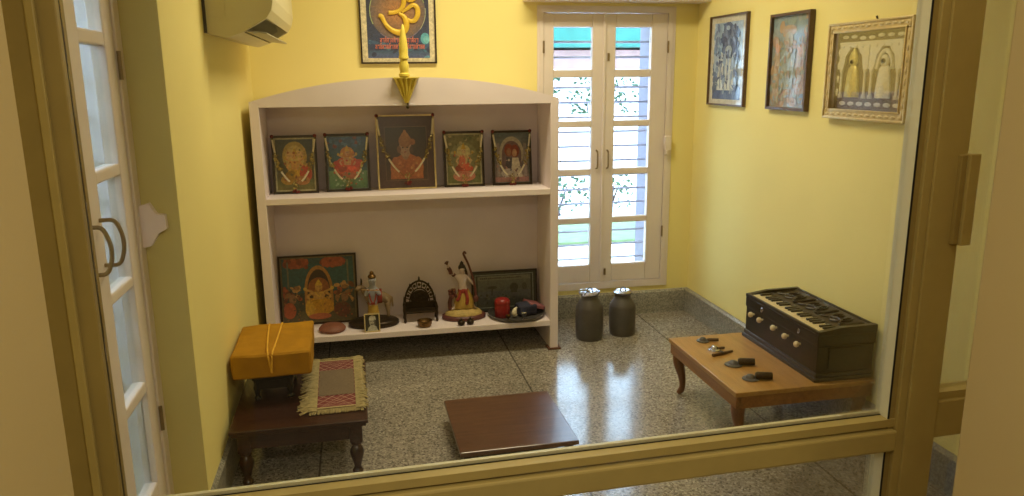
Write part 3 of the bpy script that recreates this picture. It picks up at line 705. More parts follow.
for sx_ in (-1, 1):
    for y, top_ in ((-.055, .115), (.02, .135)):
        b = MB(); b.lathe([(.005, 0), (.008, .01), (.005, .03), (.008, .05), (.006, .07), (.008, .085), (.004, .10), (.001, top_)], (sx_ * .088, y, 0), 10); b.build('leg', 'bronze', t, smooth=True)
    b = MB(); b.box(sx_ * .088 - .003, sx_ * .088 + .003, -.05, .02, .07, .085); b.box(sx_ * .088 - .002, sx_ * .088 + .002, -.05, .02, .06, .066); b.build('armrest', 'bronze', t)

# small brass bowl
b = MB(); b.lathe([(.026, 0), (.034, .004), (.040, .022), (.042, .036), (.039, .036), (.036, .022), (.02, .010), (.002, .008)], (0, 0, 0), 24)
tag(b.build('brass_bowl', 'brass', None, True, loc=(.318, 3.993, Z2)), 'small round brass bowl in front of the bronze throne', 'bowl')

# dancing figurine with raised arm and long instrument
t = thing('figurine', 'painted dancing figurine with raised arm, yellow robe and long stringed instrument on oval base', 'figurine', (.548, 4.10, Z2))
MB().lathe([(.116, 0), (.124, .006), (.124, .020), (.114, .026), (.002, .027)], (0, 0, 0), 36, 1, .66).build('base', 'maroon', t, smooth=True)
MB().lathe([(.108, .024), (.104, .036), (.085, .048), (.05, .056), (.002, .058)], (0, 0, 0), 30, 1, .62).jitter(.005, 30).build('rock', 'sand', t, smooth=True)
body = [(.0, 0, .155), (-.004, 0, .195), (-.010, 0, .235), (-.008, -.002, .258), (-.006, -.006, .276), (-.004, -.006, .297),
        (-.040, 0, .242), (-.062, -.006, .268), (-.080, -.010, .298), (-.086, -.010, .316),
        (.022, 0, .238), (.046, -.014, .212), (.062, -.022, .190),
        (-.026, 0, .120), (-.040, -.004, .085), (-.056, -.006, .060), (-.070, -.018, .058), (.028, 0, .115), (.048, 0, .078), (.060, 0, .058), (.070, -.014, .056)]
skin_body('figure_body', body, [(0, 1), (1, 2), (2, 3), (3, 4), (4, 5), (2, 6), (6, 7), (7, 8), (8, 9), (2, 10), (10, 11), (11, 12), (0, 13), (13, 14), (14, 15), (15, 16), (0, 17), (17, 18), (18, 19), (19, 20)],
          [.022, .020, .023, .010, .018, .014, .011, .009, .007, .008, .011, .009, .007, .017, .012, .008, .006, .017, .012, .008, .006], 'skin', t)
b = MB(); b.lathe([(.060, 0), (.058, .03), (.044, .07), (.026, .105)], (.002, 0, .062), 14, 1, .62); b.jitter(.006, 40); b.build('robe', 'yellowpaint', t, smooth=True)
b = MB(); b.lathe([(.029, 0), (.030, .018), (.024, .026)], (-.001, 0, .148), 14, 1, .8); b.tube(curve_pts([(.01, -.022, .165), (.018, -.034, .12), (.012, -.036, .085)], 4), [.010] * 8 + [.006], 8); b.tube(curve_pts([(-.018, -.02, .16), (-.03, -.03, .125), (-.044, -.03, .11)], 4), [.009] * 8 + [.006], 8); b.build('sash', 'redpaint', t, smooth=True)
b = MB(); b.ball((-.005, .002, .292), .021, 1, .9, 1.05); b.lathe([(.011, 0), (.010, .012), (.001, .022)], (-.006, .002, .308), 10); b.tube(curve_pts([(.010, .006, .29), (.020, .010, .262), (.022, .012, .23)], 4), [.008] * 8 + [.004], 6); b.build('hair', 'hair', t, smooth=True)
b = MB(); b.tube(curve_pts([(-.066, -.008, .262), (-.074, -.010, .284), (-.082, -.010, .298)], 3), .0115, 8); b.tube([(-.050, -.004, .25), (-.056, -.006, .258)], .0125, 8); b.build('bracelet', 'maroon', t, smooth=True)
b = MB()
for k in range(5):
    a = math.radians(65 + k * 22); b.tube([(-.088, -.010, .316), (-.088 + .018 * math.cos(a), -.012, .316 + .022 * math.sin(a))], [.004, .002], 6)
b.build('fingers', 'maroon', t)
b = MB(); c = curve_pts([(.018, -.012, .372), (.010, -.012, .384), (.004, -.012, .374), (.010, -.014, .356), (.030, -.018, .310), (.052, -.024, .235), (.062, -.026, .18), (.068, -.028, .10)], 5)
b.tube(c, lerp_list([.005, .005, .006, .007, .006, .006, .007, .009], len(c)), 8); b.ball((.066, -.028, .115), .016, 1, .7, 1.3); b.build('instrument', 'maroon', t, smooth=True)
b = MB()
for _ in range(14): b.ball((-.066 + random.uniform(-.016, .02), -.008 + random.uniform(-.012, .012), .150 + random.uniform(-.02, .02)), random.uniform(.008, .013), seg=7)
b.tube(curve_pts([(-.072, 0, .04), (-.078, 0, .09), (-.066, -.004, .14)], 4), .012, 8); b.build('flower_bush', 'maroon', t, smooth=True)

# two tiny lidded pots
base = None
for i, (x, y, lab) in enumerate(((.515, 3.966, 'left one of two tiny dark lidded pots before the dancing figurine'), (.566, 3.972, 'right one of two tiny dark lidded pots before the dancing figurine'))):
    r_ = thing('tiny_pot', lab, 'pot', (x, y, Z2), 0, 'tiny pots on the lower shelf')
    MB().lathe([(.010, 0), (.018, .006), (.021, .016), (.017, .025), (.012, .028)], (0, 0, 0), 16).build('body', 'bronze', r_, smooth=True)
    MB().lathe([(.013, .028), (.012, .031), (.004, .034), (.006, .039), (.001, .044)], (0, 0, 0), 12).build('lid', 'bronze', r_, smooth=True)

# landscape picture
t = thing('framed_picture', 'small horizontal framed landscape in grey blue leaning behind the steel tray', 'picture', (.800, 4.175, Z2), 0, rx=-.10)
w, h = .386, .238
frame_mesh(w, h, .008, -.008, .008, 'blackframe', t)
MB().box(-w / 2 + .004, w / 2 - .004, .003, .007, .004, h - .004).build('backing', 'blackframe', t)
Q = Paint(w - .016, h - .016, -w / 2 + .008, .008, .002); Q.rect(0, 0, 1, 1, (52, 60, 58)); Q.rect(.035, .06, .965, .94, (140, 148, 140)); Q.rect(.05, .085, .95, .915, (52, 62, 62)); Q.build('mount', t)
P = Paint(w - .075, h - .062, -w / 2 + .0375, .031, .0015); rnd = random.Random(5); P.rect(0, 0, 1, 1, (74, 84, 92), (112, 116, 106)); P.rect(0, 0, 1, .3, (70, 78, 70), (78, 88, 96)); P.rect(0, .3, 1, .5, (92, 100, 112)); P.rect(0, .86, 1, 1, (128, 130, 116))
for k in range(22): P.rect(.05 + .036 * k, .90, .05 + .036 * k + .02, .90 + rnd.uniform(.03, .06), (46, 48, 46))
P.ell(.68, .6, .08, .14, (58, 62, 58)); P.rect(.62, .42, .74, .56, (64, 70, 66)); P.ell(.88, .62, .05, .12, (74, 80, 74)); P.line([(.26, .36), (.27, .6)], .02, (50, 52, 48)); P.ell(.27, .62, .09, .05, (60, 66, 60)); P.dabs(40, (0, .05, 1, .4), [(60, 66, 60), (90, 98, 104), (110, 112, 100)], .02, rnd); P.build('print', t)

# steel tray and what stands on it
TX, TY = .846, 4.078
b = MB(); b.lathe([(.002, .004), (.135, .004), (.150, .010), (.157, .022), (.162, .022), (.155, .006), (.138, 0), (.002, 0)], (0, 0, 0), 48, caps=False)
tr = b.build('steel_tray', 'tarnish', None, True, loc=(TX, TY, Z2)); tag(tr, 'round dark steel tray at the right end of the lower shelf', 'tray')
ZTR = Z2 + .0045
t = thing('red_jar', 'shiny red jar with rounded lid on the steel tray', 'jar', (TX - .085, TY - .02, ZTR))
MB().lathe([(.040, 0), (.043, .006), (.043, .070), (.040, .078)], (0, 0, 0), 24).build('body', 'red', t, smooth=True)
MB().lathe([(.044, .078), (.044, .092), (.036, .104), (.018, .110), (.002, .111)], (0, 0, 0), 24).build('lid', 'red', t, smooth=True)
b = MB(); c = curve_pts([(0, 0, .006), (-.006, 0, .022), (-.002, 0, .040), (.010, 0, .056)], 5); b.tube(c, lerp_list([.012, .016, .012, .003], len(c)), 10)
tag(b.build('conch_shell', 'shell', None, True, loc=(TX - .018, TY - .060, ZTR + .006)), 'small pointed white shell beside the red jar on the tray', 'shell')
t = thing('steel_cup', 'tiny steel footed cup at the front of the steel tray', 'cup', (TX + .022, TY - .105, ZTR))
MB().lathe([(.014, 0), (.015, .003), (.005, .008), (.005, .018), (.014, .024), (.017, .040), (.015, .040), (.010, .026), (.002, .024)], (0, 0, 0), 18).build('cup_body', 'steel', t, smooth=True)
t = thing('steel_cup', 'tiny steel footed cup just in front of the red jar', 'cup', (TX - .066, TY - .098, ZTR))
MB().lathe([(.012, 0), (.013, .003), (.005, .007), (.005, .013), (.012, .018), (.015, .030), (.013, .030), (.009, .020), (.002, .018)], (0, 0, 0), 18).build('cup_body', 'brass', t, smooth=True)
b = MB(); b.box(-.055, .055, -.045, .045, 0, .058, bev=.012); b.sub(2).jitter(.010, 22)
tag(b.build('folded_cloth', 'navy', None, True, loc=(TX + .052, TY - .012, ZTR + .006), rot=(0, 0, .25)), 'dark navy folded cloth bundle heaped on the steel tray', 'cloth')
b = MB(); b.box(-.045, .045, -.06, .06, 0, .022, Matrix.Rotation(.30, 4, 'Y'), bev=.004)
tag(b.build('pink_booklet', 'pink', None, loc=(TX + .105, TY + .03, ZTR + .034), rot=(0, 0, .2)), 'dusty pink booklet leaning at the right edge of the tray', 'book')

# ------------------------------------------------------------------ pictures on the walls
# gold symbol poster above the shelf
t = thing('framed_poster', 'framed poster of golden Om symbol in a glowing bubble above the shelf', 'poster', (.2655, YB, 1.575))
w, h = .423, .566
frame_mesh(w, h, .009, -.022, -.001, 'blackframe', t)
MB().box(-w / 2 + .006, w / 2 - .006, -.010, -.003, .006, h - .006).build('backing', 'blackframe', t)
Q = Paint(w - .018, h - .018, -w / 2 + .009, .009, -.011); Q.rect(0, 0, 1, 1, (226, 214, 176)); Q.build('mount', t)
PW, PH = .345, .504; P = Paint(PW, PH, -.172, .031, -.0115); rnd = random.Random(3)
P.rect(0, 0, 1, 1, (58, 74, 112), (40, 36, 50)); P.rect(0, 0, 1, .08, (84, 96, 140), (58, 88, 120))
for k in range(26):
    u, v = rnd.uniform(0, 1), rnd.uniform(0, .28); P.ell(u, v, rnd.uniform(.03, .09), rnd.uniform(.01, .025), rnd.choice([(70, 118, 150), (60, 90, 130), (100, 150, 176), (48, 58, 90)]), rnd.uniform(-.8, .8))
P.ell(.93, .21, .075, .062, (90, 168, 190)); P.ell(.95, .2, .05, .04, (120, 196, 210))
for k in range(13):
    f = 1 - k / 13.0; a = (96, 104, 86) if k < 1 else None
    c = (int(112 + 8 * k), int(98 + 3.5 * k), int(98 - 2 * k)); P.ell(.5, .5, .445 * f, .305 * f, c, n=40)
for k in range(16):
    a = k * PI / 8 + .2; P.line([(.5, .5), (.5 + .43 * math.cos(a), .5 + .29 * math.sin(a))], .008, (150, 118, 84))
for a0, a1, c in ((.3, 1.4, (150, 170, 110)), (2.0, 3.6, (170, 190, 130)), (4.0, 5.6, (130, 120, 150)), (5.6, 6.4, (176, 180, 150))):
    P.line([(.5 + .445 * math.cos(a0 + (a1 - a0) * i / 10), .5 + .305 * math.sin(a0 + (a1 - a0) * i / 10)) for i in range(11)], .012, c)
# two rows of small red lettering-like strokes under the bubble
for row, (v0, u0, u1, n) in enumerate(((.175, .20, .82, 17), (.105, .12, .92, 22))):
    for k in range(n):
        u = u0 + (u1 - u0) * k / n; s_ = (u1 - u0) / n
        P.line([(u, v0 + .034), (u + s_ * .9, v0 + .034)], .014, (206, 128, 112)); P.line([(u + s_ * .7, v0 + .034), (u + s_ * .7, v0 - .008)], .011, (196, 104, 96))
        if k % 3 != 1: P.line([(u + s_ * .6, v0 + .022), (u + s_ * .15, v0 + .016), (u + s_ * .3, v0 - .004)], .011, (210, 120, 106))
        if k % 4 == 2: P.line([(u + s_ * .2, v0 + .045), (u + s_ * .8, v0 + .055)], .011, (226, 130, 100))
P.build('print', t)
def stroke(ctrl, rad, n=8):
    c = curve_pts([(x, -.0215, z) for x, z in ctrl], n); return c, lerp_list(rad, len(c))
b = MB(); ox, oz = .2655, 1.575
for ctrl, rad in (([(.160, 1.834), (.176, 1.830), (.198, 1.788), (.232, 1.756), (.276, 1.744), (.304, 1.762), (.312, 1.795), (.300, 1.828), (.272, 1.848)], [.009, .012, .011, .014, .018, .018, .016, .013, .007]),
                  ([(.216, 1.850), (.248, 1.852), (.280, 1.866), (.298, 1.892), (.300, 1.930), (.270, 1.952), (.235, 1.945), (.212, 1.920)], [.011, .011, .011, .013, .014, .015, .012, .006]),
                  ([(.290, 1.852), (.322, 1.874), (.352, 1.892), (.374, 1.876), (.376, 1.842), (.360, 1.812), (.336, 1.806), (.320, 1.818)], [.006, .010, .012, .014, .014, .013, .011, .006]),
                  ([(.300, 1.944), (.330, 1.918), (.362, 1.928), (.385, 1.962)], [.004, .012, .012, .004])):
    c, r_ = stroke([(x - ox, z - oz) for x, z in ctrl], rad); b.tube(c, r_, 10, flat=.45, up=(0, 1, 0))
b.ball((.346 - ox, -.0215, 1.968 - oz), .014, 1, .45, 1)
b.build('om_symbol', 'gold', t, smooth=True)

RW = Matrix.Rotation(-PI / 2, 4, 'Z')
def wall_pic(name, label, cat, yc, z, group=None):
    # local x runs toward -y (viewer's right), local -y faces -X (into the room)
    return thing(name, label, cat, (XR, yc, z), -PI / 2, group)
# 1: pale blue picture
t = wall_pic('framed_picture', 'framed blue and white painting nearest the window on the right wall', 'picture', (4.2763 + 3.8429) / 2, 1.3278, 'pictures on the right wall')
w, h = .4334, .495
frame_mesh(w, h, .010, -.022, -.001, 'brownframe', t)
MB().box(-w / 2 + .006, w / 2 - .006, -.010, -.003, .006, h - .006).build('backing', 'brownframe', t)
Q = Paint(w - .02, h - .02, -w / 2 + .01, .01, -.011); Q.rect(0, 0, 1, 1, (206, 200, 178)); Q.build('mount', t, 'printpale')
P = Paint(w - .1, h - .075, -w / 2 + .05, .035, -.0115); rnd = random.Random(21)
P.rect(0, 0, 1, 1, (176, 190, 204), (160, 182, 206)); P.rect(0, 0, 1, .16, (84, 108, 150)); P.dabs(30, (0, 0, 1, .2), [(70, 96, 140), (100, 124, 160)], .05, rnd)
P.poly([(.30, .98), (.55, 1), (.82, .9), (.86, .64), (.74, .6), (.62, .7), (.42, .62), (.36, .72)], (84, 104, 140)); P.dabs(50, (.3, .58, .86, .98), [(70, 90, 128), (100, 118, 150), (60, 78, 112)], .06, rnd); P.dabs(20, (.02, .55, .3, .95), [(150, 176, 200), (120, 150, 180)], .06, rnd)
for k, x in enumerate((.24, .36, .50, .62, .74)):
    P.poly([(x - .065, .12), (x + .06, .12), (x + .04, .46), (x, .56), (x - .04, .46)], (206, 212, 208)); P.ell(x, .56, .035, .03, (70, 84, 112)); P.line([(x + .045, .14), (x + .03, .44)], .02, (96, 112, 140))
P.ell(.55, .64, .12, .06, (160, 176, 190)); P.dabs(14, (.0, .14, .2, .5), [(96, 116, 150), (130, 150, 176)], .05, rnd); P.dabs(60, (.1, .1, .9, .62), [(196, 204, 206), (96, 116, 150), (150, 170, 190), (84, 100, 134)], .022, rnd, 2.6); P.dabs(26, (.1, .2, .9, .95), [(110, 130, 164), (150, 172, 196)], .04, rnd, 1.8); P.build('print', t, 'printpale')
# 2: warm and blue figure painting
t = wall_pic('framed_picture', 'framed pastel orange and blue painting in the middle of the right wall', 'picture', (3.5919 + 3.2529) / 2, 1.3283, 'pictures on the right wall')
w, h = .345, .456
frame_mesh(w, h, .013, -.028, -.001, 'brownframe', t)
MB().box(-w / 2 + .006, w / 2 - .006, -.010, -.003, .006, h - .006).build('backing', 'brownframe', t)
P = Paint(w - .026, h - .026, -w / 2 + .013, .013, -.0115); rnd = random.Random(8)
P.rect(0, 0, 1, 1, (150, 140, 116), (138, 160, 168)); P.dabs(90, (0, 0, 1, 1), [(150, 160, 158), (176, 146, 110), (140, 156, 150), (168, 140, 120), (126, 146, 156)], .07, rnd, 1.4)
P.ell(.46, .84, .2, .06, (172, 150, 122)); P.ell(.46, .74, .12, .09, (170, 170, 160)); P.poly([(.30, .2), (.62, .2), (.66, .64), (.26, .64)], (150, 160, 152)); P.poly([(.08, .1), (.26, .1), (.24, .6), (.1, .62)], (176, 154, 124)); P.poly([(.7, .14), (.94, .16), (.88, .56), (.7, .6)], (176, 150, 124)); P.ell(.17, .66, .07, .06, (190, 140, 100)); P.ell(.8, .62, .08, .06, (190, 150, 116))
P.dabs(110, (.08, .05, .92, .75), [(172, 158, 124), (164, 148, 126), (142, 156, 156), (158, 166, 150), (166, 140, 114), (150, 146, 112)], .025, rnd, 2.2); P.build('print', t, 'printpale')
# 3: relief in a gilt frame
t = wall_pic('framed_relief', 'silver double-arch relief in a wide gilt frame on the right wall', 'relief picture', (3.0921 + 2.5658) / 2, 1.3096, 'pictures on the right wall')
w, h, ft = .526, .399, .042
o = frame_mesh(w, h, ft, -.030, -.001, 'gilt', t, .006)
b = MB(); b.box(-w / 2, w / 2, -.036, -.028, 0, .010, bev=.003); b.box(-w / 2, w / 2, -.036, -.028, h - .010, h, bev=.003); b.box(-w / 2, -w / 2 + .010, -.036, -.028, 0, h, bev=.003); b.box(w / 2 - .010, w / 2, -.036, -.028, 0, h, bev=.003)
iw, ih = w - 2 * ft, h - 2 * ft
for x0, x1, z0, z1 in ((-iw / 2 - .007, iw / 2 + .007, ft - .007, ft), (-iw / 2 - .007, iw / 2 + .007, h - ft, h - ft + .007), (-iw / 2 - .007, -iw / 2, ft, h - ft), (iw / 2, iw / 2 + .007, ft, h - ft)):
    b.box(x0, x1, -.035, -.028, z0, z1, bev=.002)
for i in range(13):
    x = -w / 2 + .03 + (w - .06) * i / 12
    for z in (.021, h - .021): b.ball((x, -.030, z), .011, 1.5, .45, .6, 8)
for i in range(9):
    z = .03 + (h - .06) * i / 8
    for x in (-w / 2 + .021, w / 2 - .021): b.ball((x, -.030, z), .011, .6, .45, 1.5, 8)
b.build('carved_moulding', 'gilt', o, smooth=True)
MB().box(-iw / 2 - .004, iw / 2 + .004, -.008, -.002, ft - .004, h - ft + .004).build('backing', mat('brown_velvet', (92, 76, 60), .9, noise=.1), t)
M['silver'] = mat('silver_foil', (232, 226, 204), .4, metal=.0, noise=.18, scale=120, bump=.4, bscale=160)
M['goldfoil'] = mat('gold_foil', (222, 204, 120), .3, metal=.35, noise=.25, scale=120, bump=.5, bscale=160)
def archpoly(cx, hw_, z0, zs, zt, lobes=5):
    pts = [(cx + hw_, z0), (cx + hw_, zs)]
    for i in range(1, 30):
        a = PI * i / 30; k = 1 - .07 * abs(math.sin(lobes * a)); pts.append((cx + hw_ * math.cos(a) * k, zs + (zt - zs) * math.sin(a) * k))
    return pts + [(cx - hw_, zs), (cx - hw_, z0)]
z0, zt = ft + .055, h - ft - .045
b = MB()
for cx in (-.098, .098):
    ap = archpoly(cx, .066, z0, z0 + .11, zt - .012)[1:-1]
    topz = lambda x: (x, zt)
    b.box(cx - .096, cx - .066, -.016, -.008, z0 + .11, zt); b.box(cx + .066, cx + .096, -.016, -.008, z0 + .11, zt)
    for p_, q_ in zip(ap[:-1], ap[1:]):
        b.prism([p_, q_, topz(q_[0]), topz(p_[0])], 'y', -.016, -.008)
    for sg in (-1, 1):
        b.lathe([(.012, 0), (.012, .012), (.007, .018), (.007, .10), (.011, .108), (.011, .118)], (cx + sg * .078, -.012, z0 - .008), 12, 1, .6)
b.box(-.196, .196, -.017, -.008, zt - .004, zt + .006)
for i in range(9): b.ball((-.17 + .0425 * i, -.016, zt - .012), .008, 1, .4, 1, 8)
b.build('double_arch', 'silver', t, smooth=True)
for i, cx in enumerate((-.098, .098)):
    b = MB(); b.lathe([(.044, 0), (.046, .03), (.036, .09), (.030, .115), (.018, .128)], (cx, -.012, z0 - .004), 18, 1, .35)
    if i == 0: b.ball((cx, -.014, z0 + .145), .026, 1, .4, 1.0); b.lathe([(.028, 0), (.024, .012), (.012, .030), (.002, .045)], (cx, -.014, z0 + .155), 12, 1, .4)
    else:
        b.ball((cx, -.014, z0 + .140), .024, 1, .4, 1.1); b.tube([(cx + .044 * math.cos(a * PI / 12), -.012, z0 + .11 + .07 * math.sin(a * PI / 12)) for a in range(13)], .009, 8)
    b.jitter(.003, 90); b.build('relief_figure', 'goldfoil' if i == 0 else 'silver', t, smooth=True)
    b = MB(); b.ball((cx, -.022, z0 + .14), .014, 1, .4, .8, 8); b.build('dark_face', 'bronze', t, smooth=True)
b = MB(); rnd = random.Random(2)
for i in range(7):
    x = -.17 + .057 * i; b.ball((x, -.010, h - ft - .022 + rnd.uniform(-.004, .004)), .013, 1.7, .3, .6, 8); b.ball((x + .01, -.010, ft + .024), .013, 1.8, .3, .7, 8)
for i in range(4): b.ball((-iw / 2 + .018, -.010, ft + .07 + .055 * i), .011, .8, .3, 1.5, 8)
b.build('foil_sprays', 'silver', t, smooth=True)
MB().box(-iw / 2 - .002, iw / 2 + .002, -.028, -.026, ft - .002, h - ft + .002).build('glass_pane', 'picglass', t)
MB().tube([(0.02, -.006, h), (0.02, -.012, h + .014)], .004, 6).build('hook', 'darkmetal', t)

# ------------------------------------------------------------------ air conditioner
t = thing('air_conditioner', 'cream wall air conditioner with open flap at the top of the left wall', 'air conditioner', (XL, 3.17, 1.67))
AL = 1.02
t.scale = (.953, 1, 1)
# profile in (x, z) local: back 0, front .285
prof = [(0.001, 0.0), (.085, -.016), (.147, .004), (.241, .056), (.262, .085), (.272, .13), (.270, .24), (.255, .275), (.20, .285), (0.001, .285)]
b = MB(); b.prism(prof, 'y', 0, .035); b.prism(prof, 'y', AL - .035, AL)
body = [(0.001, 0.0), (.085, -.016), (.147, .004), (.11, .06), (.18, .10), (.241, .056), (.262, .085), (.272, .13), (.270, .24), (.255, .275), (.20, .285), (0.001, .285)]
b.prism(body, 'y', .035, AL - .035); b.build('casing', 'acplastic', t)
b = MB(); b.box(.10, .225, .036, AL - .036, .0, .012, Matrix.Translation((.03, 0, .055)) @ Matrix.Rotation(-.5, 4, 'Y')); b.build('vent', 'acdark', t)
for i in range(12):
    y = .08 + i * .075; MB().prism([(.13, .02), (.20, .055), (.19, .085), (.12, .07)], 'y', y, y + .004).build('vane', 'acflap', t)
b = MB(); b.box(0, .085, .045, AL - .045, -.003, .003, Matrix.Translation((.150, 0, .012)) @ Matrix.Rotation(.12, 4, 'Y'), bev=.002); b.build('flap', 'acflap', t)
b = MB(); b.box(.02, .085, -.002, .0, .06, .15, bev=.0008); b.build('side_recess', 'acplastic', t)
b = MB(); b.box(-.0005, .012, -.004, .004, .0, .28); b.build('mounting_gap', 'acdark', t)

# ------------------------------------------------------------------ left low table
TZ = .2367
lx0, lx1, ly0, ly1 = -.514, -.009, 2.7319, 3.3997
t = thing('low_table', 'dark mahogany low table with turned legs in the left corner', 'table', ((lx0 + lx1) / 2, (ly0 + ly1) / 2, 0))
hx, hy = (lx1 - lx0) / 2, (ly1 - ly0) / 2
b = MB(); b.box(-hx, hx, -hy, hy, TZ - .014, TZ, bev=.004); b.box(-hx + .008, hx - .008, -hy + .008, hy - .008, TZ - .028, TZ - .014, bev=.004); b.build('tabletop', 'darkwood', t)
b = MB(); i_ = .028
for a in ((-hx + i_, hx - i_, -hy + i_, -hy + i_ + .018), (-hx + i_, hx - i_, hy - i_ - .018, hy - i_), (-hx + i_, -hx + i_ + .018, -hy + i_, hy - i_), (hx - i_ - .018, hx - i_, -hy + i_, hy - i_)):
    b.box(*a, TZ - .085, TZ - .028)
b.build('apron', 'darkwood', t)
for sx_ in (-1, 1):
    for sy_ in (-1, 1):
        cx, cy = sx_ * (hx - .048), sy_ * (hy - .048)
        b = MB(); b.box(cx - .024, cx + .024, cy - .024, cy + .024, TZ - .10, TZ - .028, bev=.003)
        b.lathe([(.012, 0), (.020, .005), (.021, .014), (.015, .022), (.013, .032), (.018, .05), (.026, .078), (.027, .095), (.020, .112), (.014, .120), (.022, .126), (.022, .136), (.016, .142)], (cx, cy, 0), 18)
        b.build('leg', 'darkwood', t, smooth=True)
# dark carved stand
t = thing('book_stand', 'small black carved wooden stand under the yellow cloth bundle', 'stand', (-.376, 3.10, TZ))
MB().box(-.082, .082, -.09, .13, .082, .108, bev=.006).build('top', 'ebony', t)
b = MB(); b.box(-.070, .070, -.085, -.070, .045, .085); b.box(-.070, .070, .11, .125, .045, .085); b.box(-.075, -.062, -.08, .12, .045, .085); b.box(.062, .075, -.08, .12, .045, .085); b.build('apron', 'ebony', t)
for sx_ in (-1, 1):
    for y in (-.075, .115):
        b = MB(); b.lathe([(.012, 0), (.014, .008), (.008, .016), (.012, .034), (.015, .052), (.011, .064), (.015, .085)], (sx_ * .064, y, 0), 14); b.build('leg', 'ebony', t, smooth=True)
# yellow cloth bundle
t = thing('cloth_bundle', 'mustard yellow cloth wrapped bundle tied with cord on the left table', 'bundle', (-.376, 3.165, TZ + .1085), .02)
b = MB(); b.box(-.150, .153, -.19, .20, 0, .098, bev=.007, seg=1); b.sub(3)
for v in b.bm.verts:
    k = max(0, 1 - v.co.z / .098)
    if v.co.y < -.10: v.co.z -= 0.0
b.jitter(.007, 12); b.build('wrapping_cloth', 'yellowcloth', t, smooth=True)
for x in (-.022, .014):
    b = MB(); b.tube(curve_pts([(x * 1.6, .205, .05), (x * 1.5, .196, .100), (x * 1.3, .08, .1035), (x * .9, -.08, .1035), (x * .5, -.186, .100), (x * .2, -.198, .06), (0, -.196, .02)], 5), .004, 6); b.build('cord', 'cord', t)
# fringed mat
t = thing('fringed_mat', 'small fringed mat with red lozenges and plain brown centre on the left table', 'mat', (-.132, 3.118, TZ), .02)
mw, mh = .205, .565
MB().box(-mw / 2, mw / 2, -mh / 2, mh / 2, .0005, .006).build('woven_base', 'fringe', t)
P = Paint(.150, .525, -.075, -.2625, 0); P.rect(0, 0, 1, 1, (112, 26, 32)); rnd = random.Random(4)
for k in range(-6, 26):
    a = k * .085
    P.line([(0, a), (1, a + .34)], .026, (190, 152, 132)); P.line([(0, a + .34), (1, a)], .026, (190, 152, 132))
P.rect(0, 0, 1, .018, (186, 168, 120)); P.rect(0, .982, 1, 1, (186, 168, 120)); P.rect(.02, .235, .98, .765, (110, 92, 70))
o = P.build('red_field', t, 'matprint'); o.rotation_euler = (-PI / 2, 0, 0); o.location = (0, 0, .0075)
for sg in (-1, 1):
    b = MB(); rnd = random.Random(31 + sg)
    for i in range(130):
        y = -mh / 2 + mh * i / 129; L_ = rnd.uniform(.018, .050) if sg < 0 else rnd.uniform(.008, .022); x0 = sg * (mw / 2 - .028)
        b.tube(curve_pts([(x0, y, .009), (sg * mw / 2, y + rnd.uniform(-.006, .006), .012), (sg * (mw / 2 + L_), y + rnd.uniform(-.012, .012), .003)], 3), .0022, 4)
    b.build('side_fringe', 'fringe', t)
    b = MB()
    for i in range(70):
        x = -mw / 2 + mw * i / 69; L_ = rnd.uniform(.010, .024)
        b.tube([(x, sg * (mh / 2 - .012), .008), (x + rnd.uniform(-.003, .003), sg * (mh / 2 + L_), .004)], .0020, 4)
    b.build('end_fringe', 'fringe', t)

# ------------------------------------------------------------------ low stool
def cab(b, cx, cy, ox, oy, zt, s):
    """cabriole leg: knee outward (ox, oy), ankle inward, toe outward"""
    pts = [(0, zt), (.55, zt * .84), (.5, zt * .66), (.0, zt * .40), (-.12, zt * .20), (.12, zt * .09), (.55, .0 + s * .25)]
    c = curve_pts([(cx + ox * k * s, cy + oy * k * s, z) for k, z in pts], 5)
    b.tube(c, lerp_list([s * 1.0, s * .95, s * .80, s * .55, s * .45, s * .5, s * .32], len(c)), 10)
t = thing('low_stool', 'low square reddish brown wooden stool in the middle of the floor', 'stool', (.5626, 2.9087, 0), .0102)
hx, hy = .2366, .2513
MB().box(-hx, hx, -hy, hy, .081, .100, bev=.004).build('board', 'stoolwood', t)
b = MB()
for a in ((-hx + .04, hx - .04, -hy + .04, -hy + .055), (-hx + .04, hx - .04, hy - .055, hy - .04), (-hx + .04, -hx + .055, -hy + .04, hy - .04), (hx - .055, hx - .04, -hy + .04, hy - .04)): b.box(*a, .060, .081)
b.build('apron', 'darkwood', t)
for sx_ in (-1, 1):
    for sy_ in (-1, 1):
        b = MB(); cab(b, sx_ * (hx - .042), sy_ * (hy - .042), sx_ * .75, sy_ * .75, .081, .020); b.build('leg', 'darkwood', t, smooth=True)

# ------------------------------------------------------------------ harmonium table
HZ = .2723
hx0, hy0, hx1, hy1 = 1.4187, 2.5819, 2.0403, 3.2522
cx_, cy_ = (hx0 + hx1) / 2, (hy0 + hy1) / 2; hx, hy = (hx1 - hx0) / 2, (hy1 - hy0) / 2
t = thing('low_table', 'honey brown low table with curved legs under the harmonium', 'table', (cx_, cy_, 0))
MB().box(-hx, hx, -hy, hy, HZ - .020, HZ, bev=.003).build('tabletop', 'orangewood', t)
b = MB()
for a in ((-hx + .022, hx - .022, -hy + .008, -hy + .028), (-hx + .022, hx - .022, hy - .028, hy - .008), (-hx + .008, -hx + .028, -hy + .008, hy - .008), (hx - .028, hx - .008, -hy + .008, hy - .008)): b.box(*a, HZ - .072, HZ - .020)
b.build('apron', 'apronwood', t)
for sx_ in (-1, 1):
    for sy_ in (-1, 1):
        b = MB(); cab(b, sx_ * (hx - .052), sy_ * (hy - .052), sx_ * .85, sy_ * .35, HZ - .045, .032); b.build('leg', 'legwood', t, smooth=True)

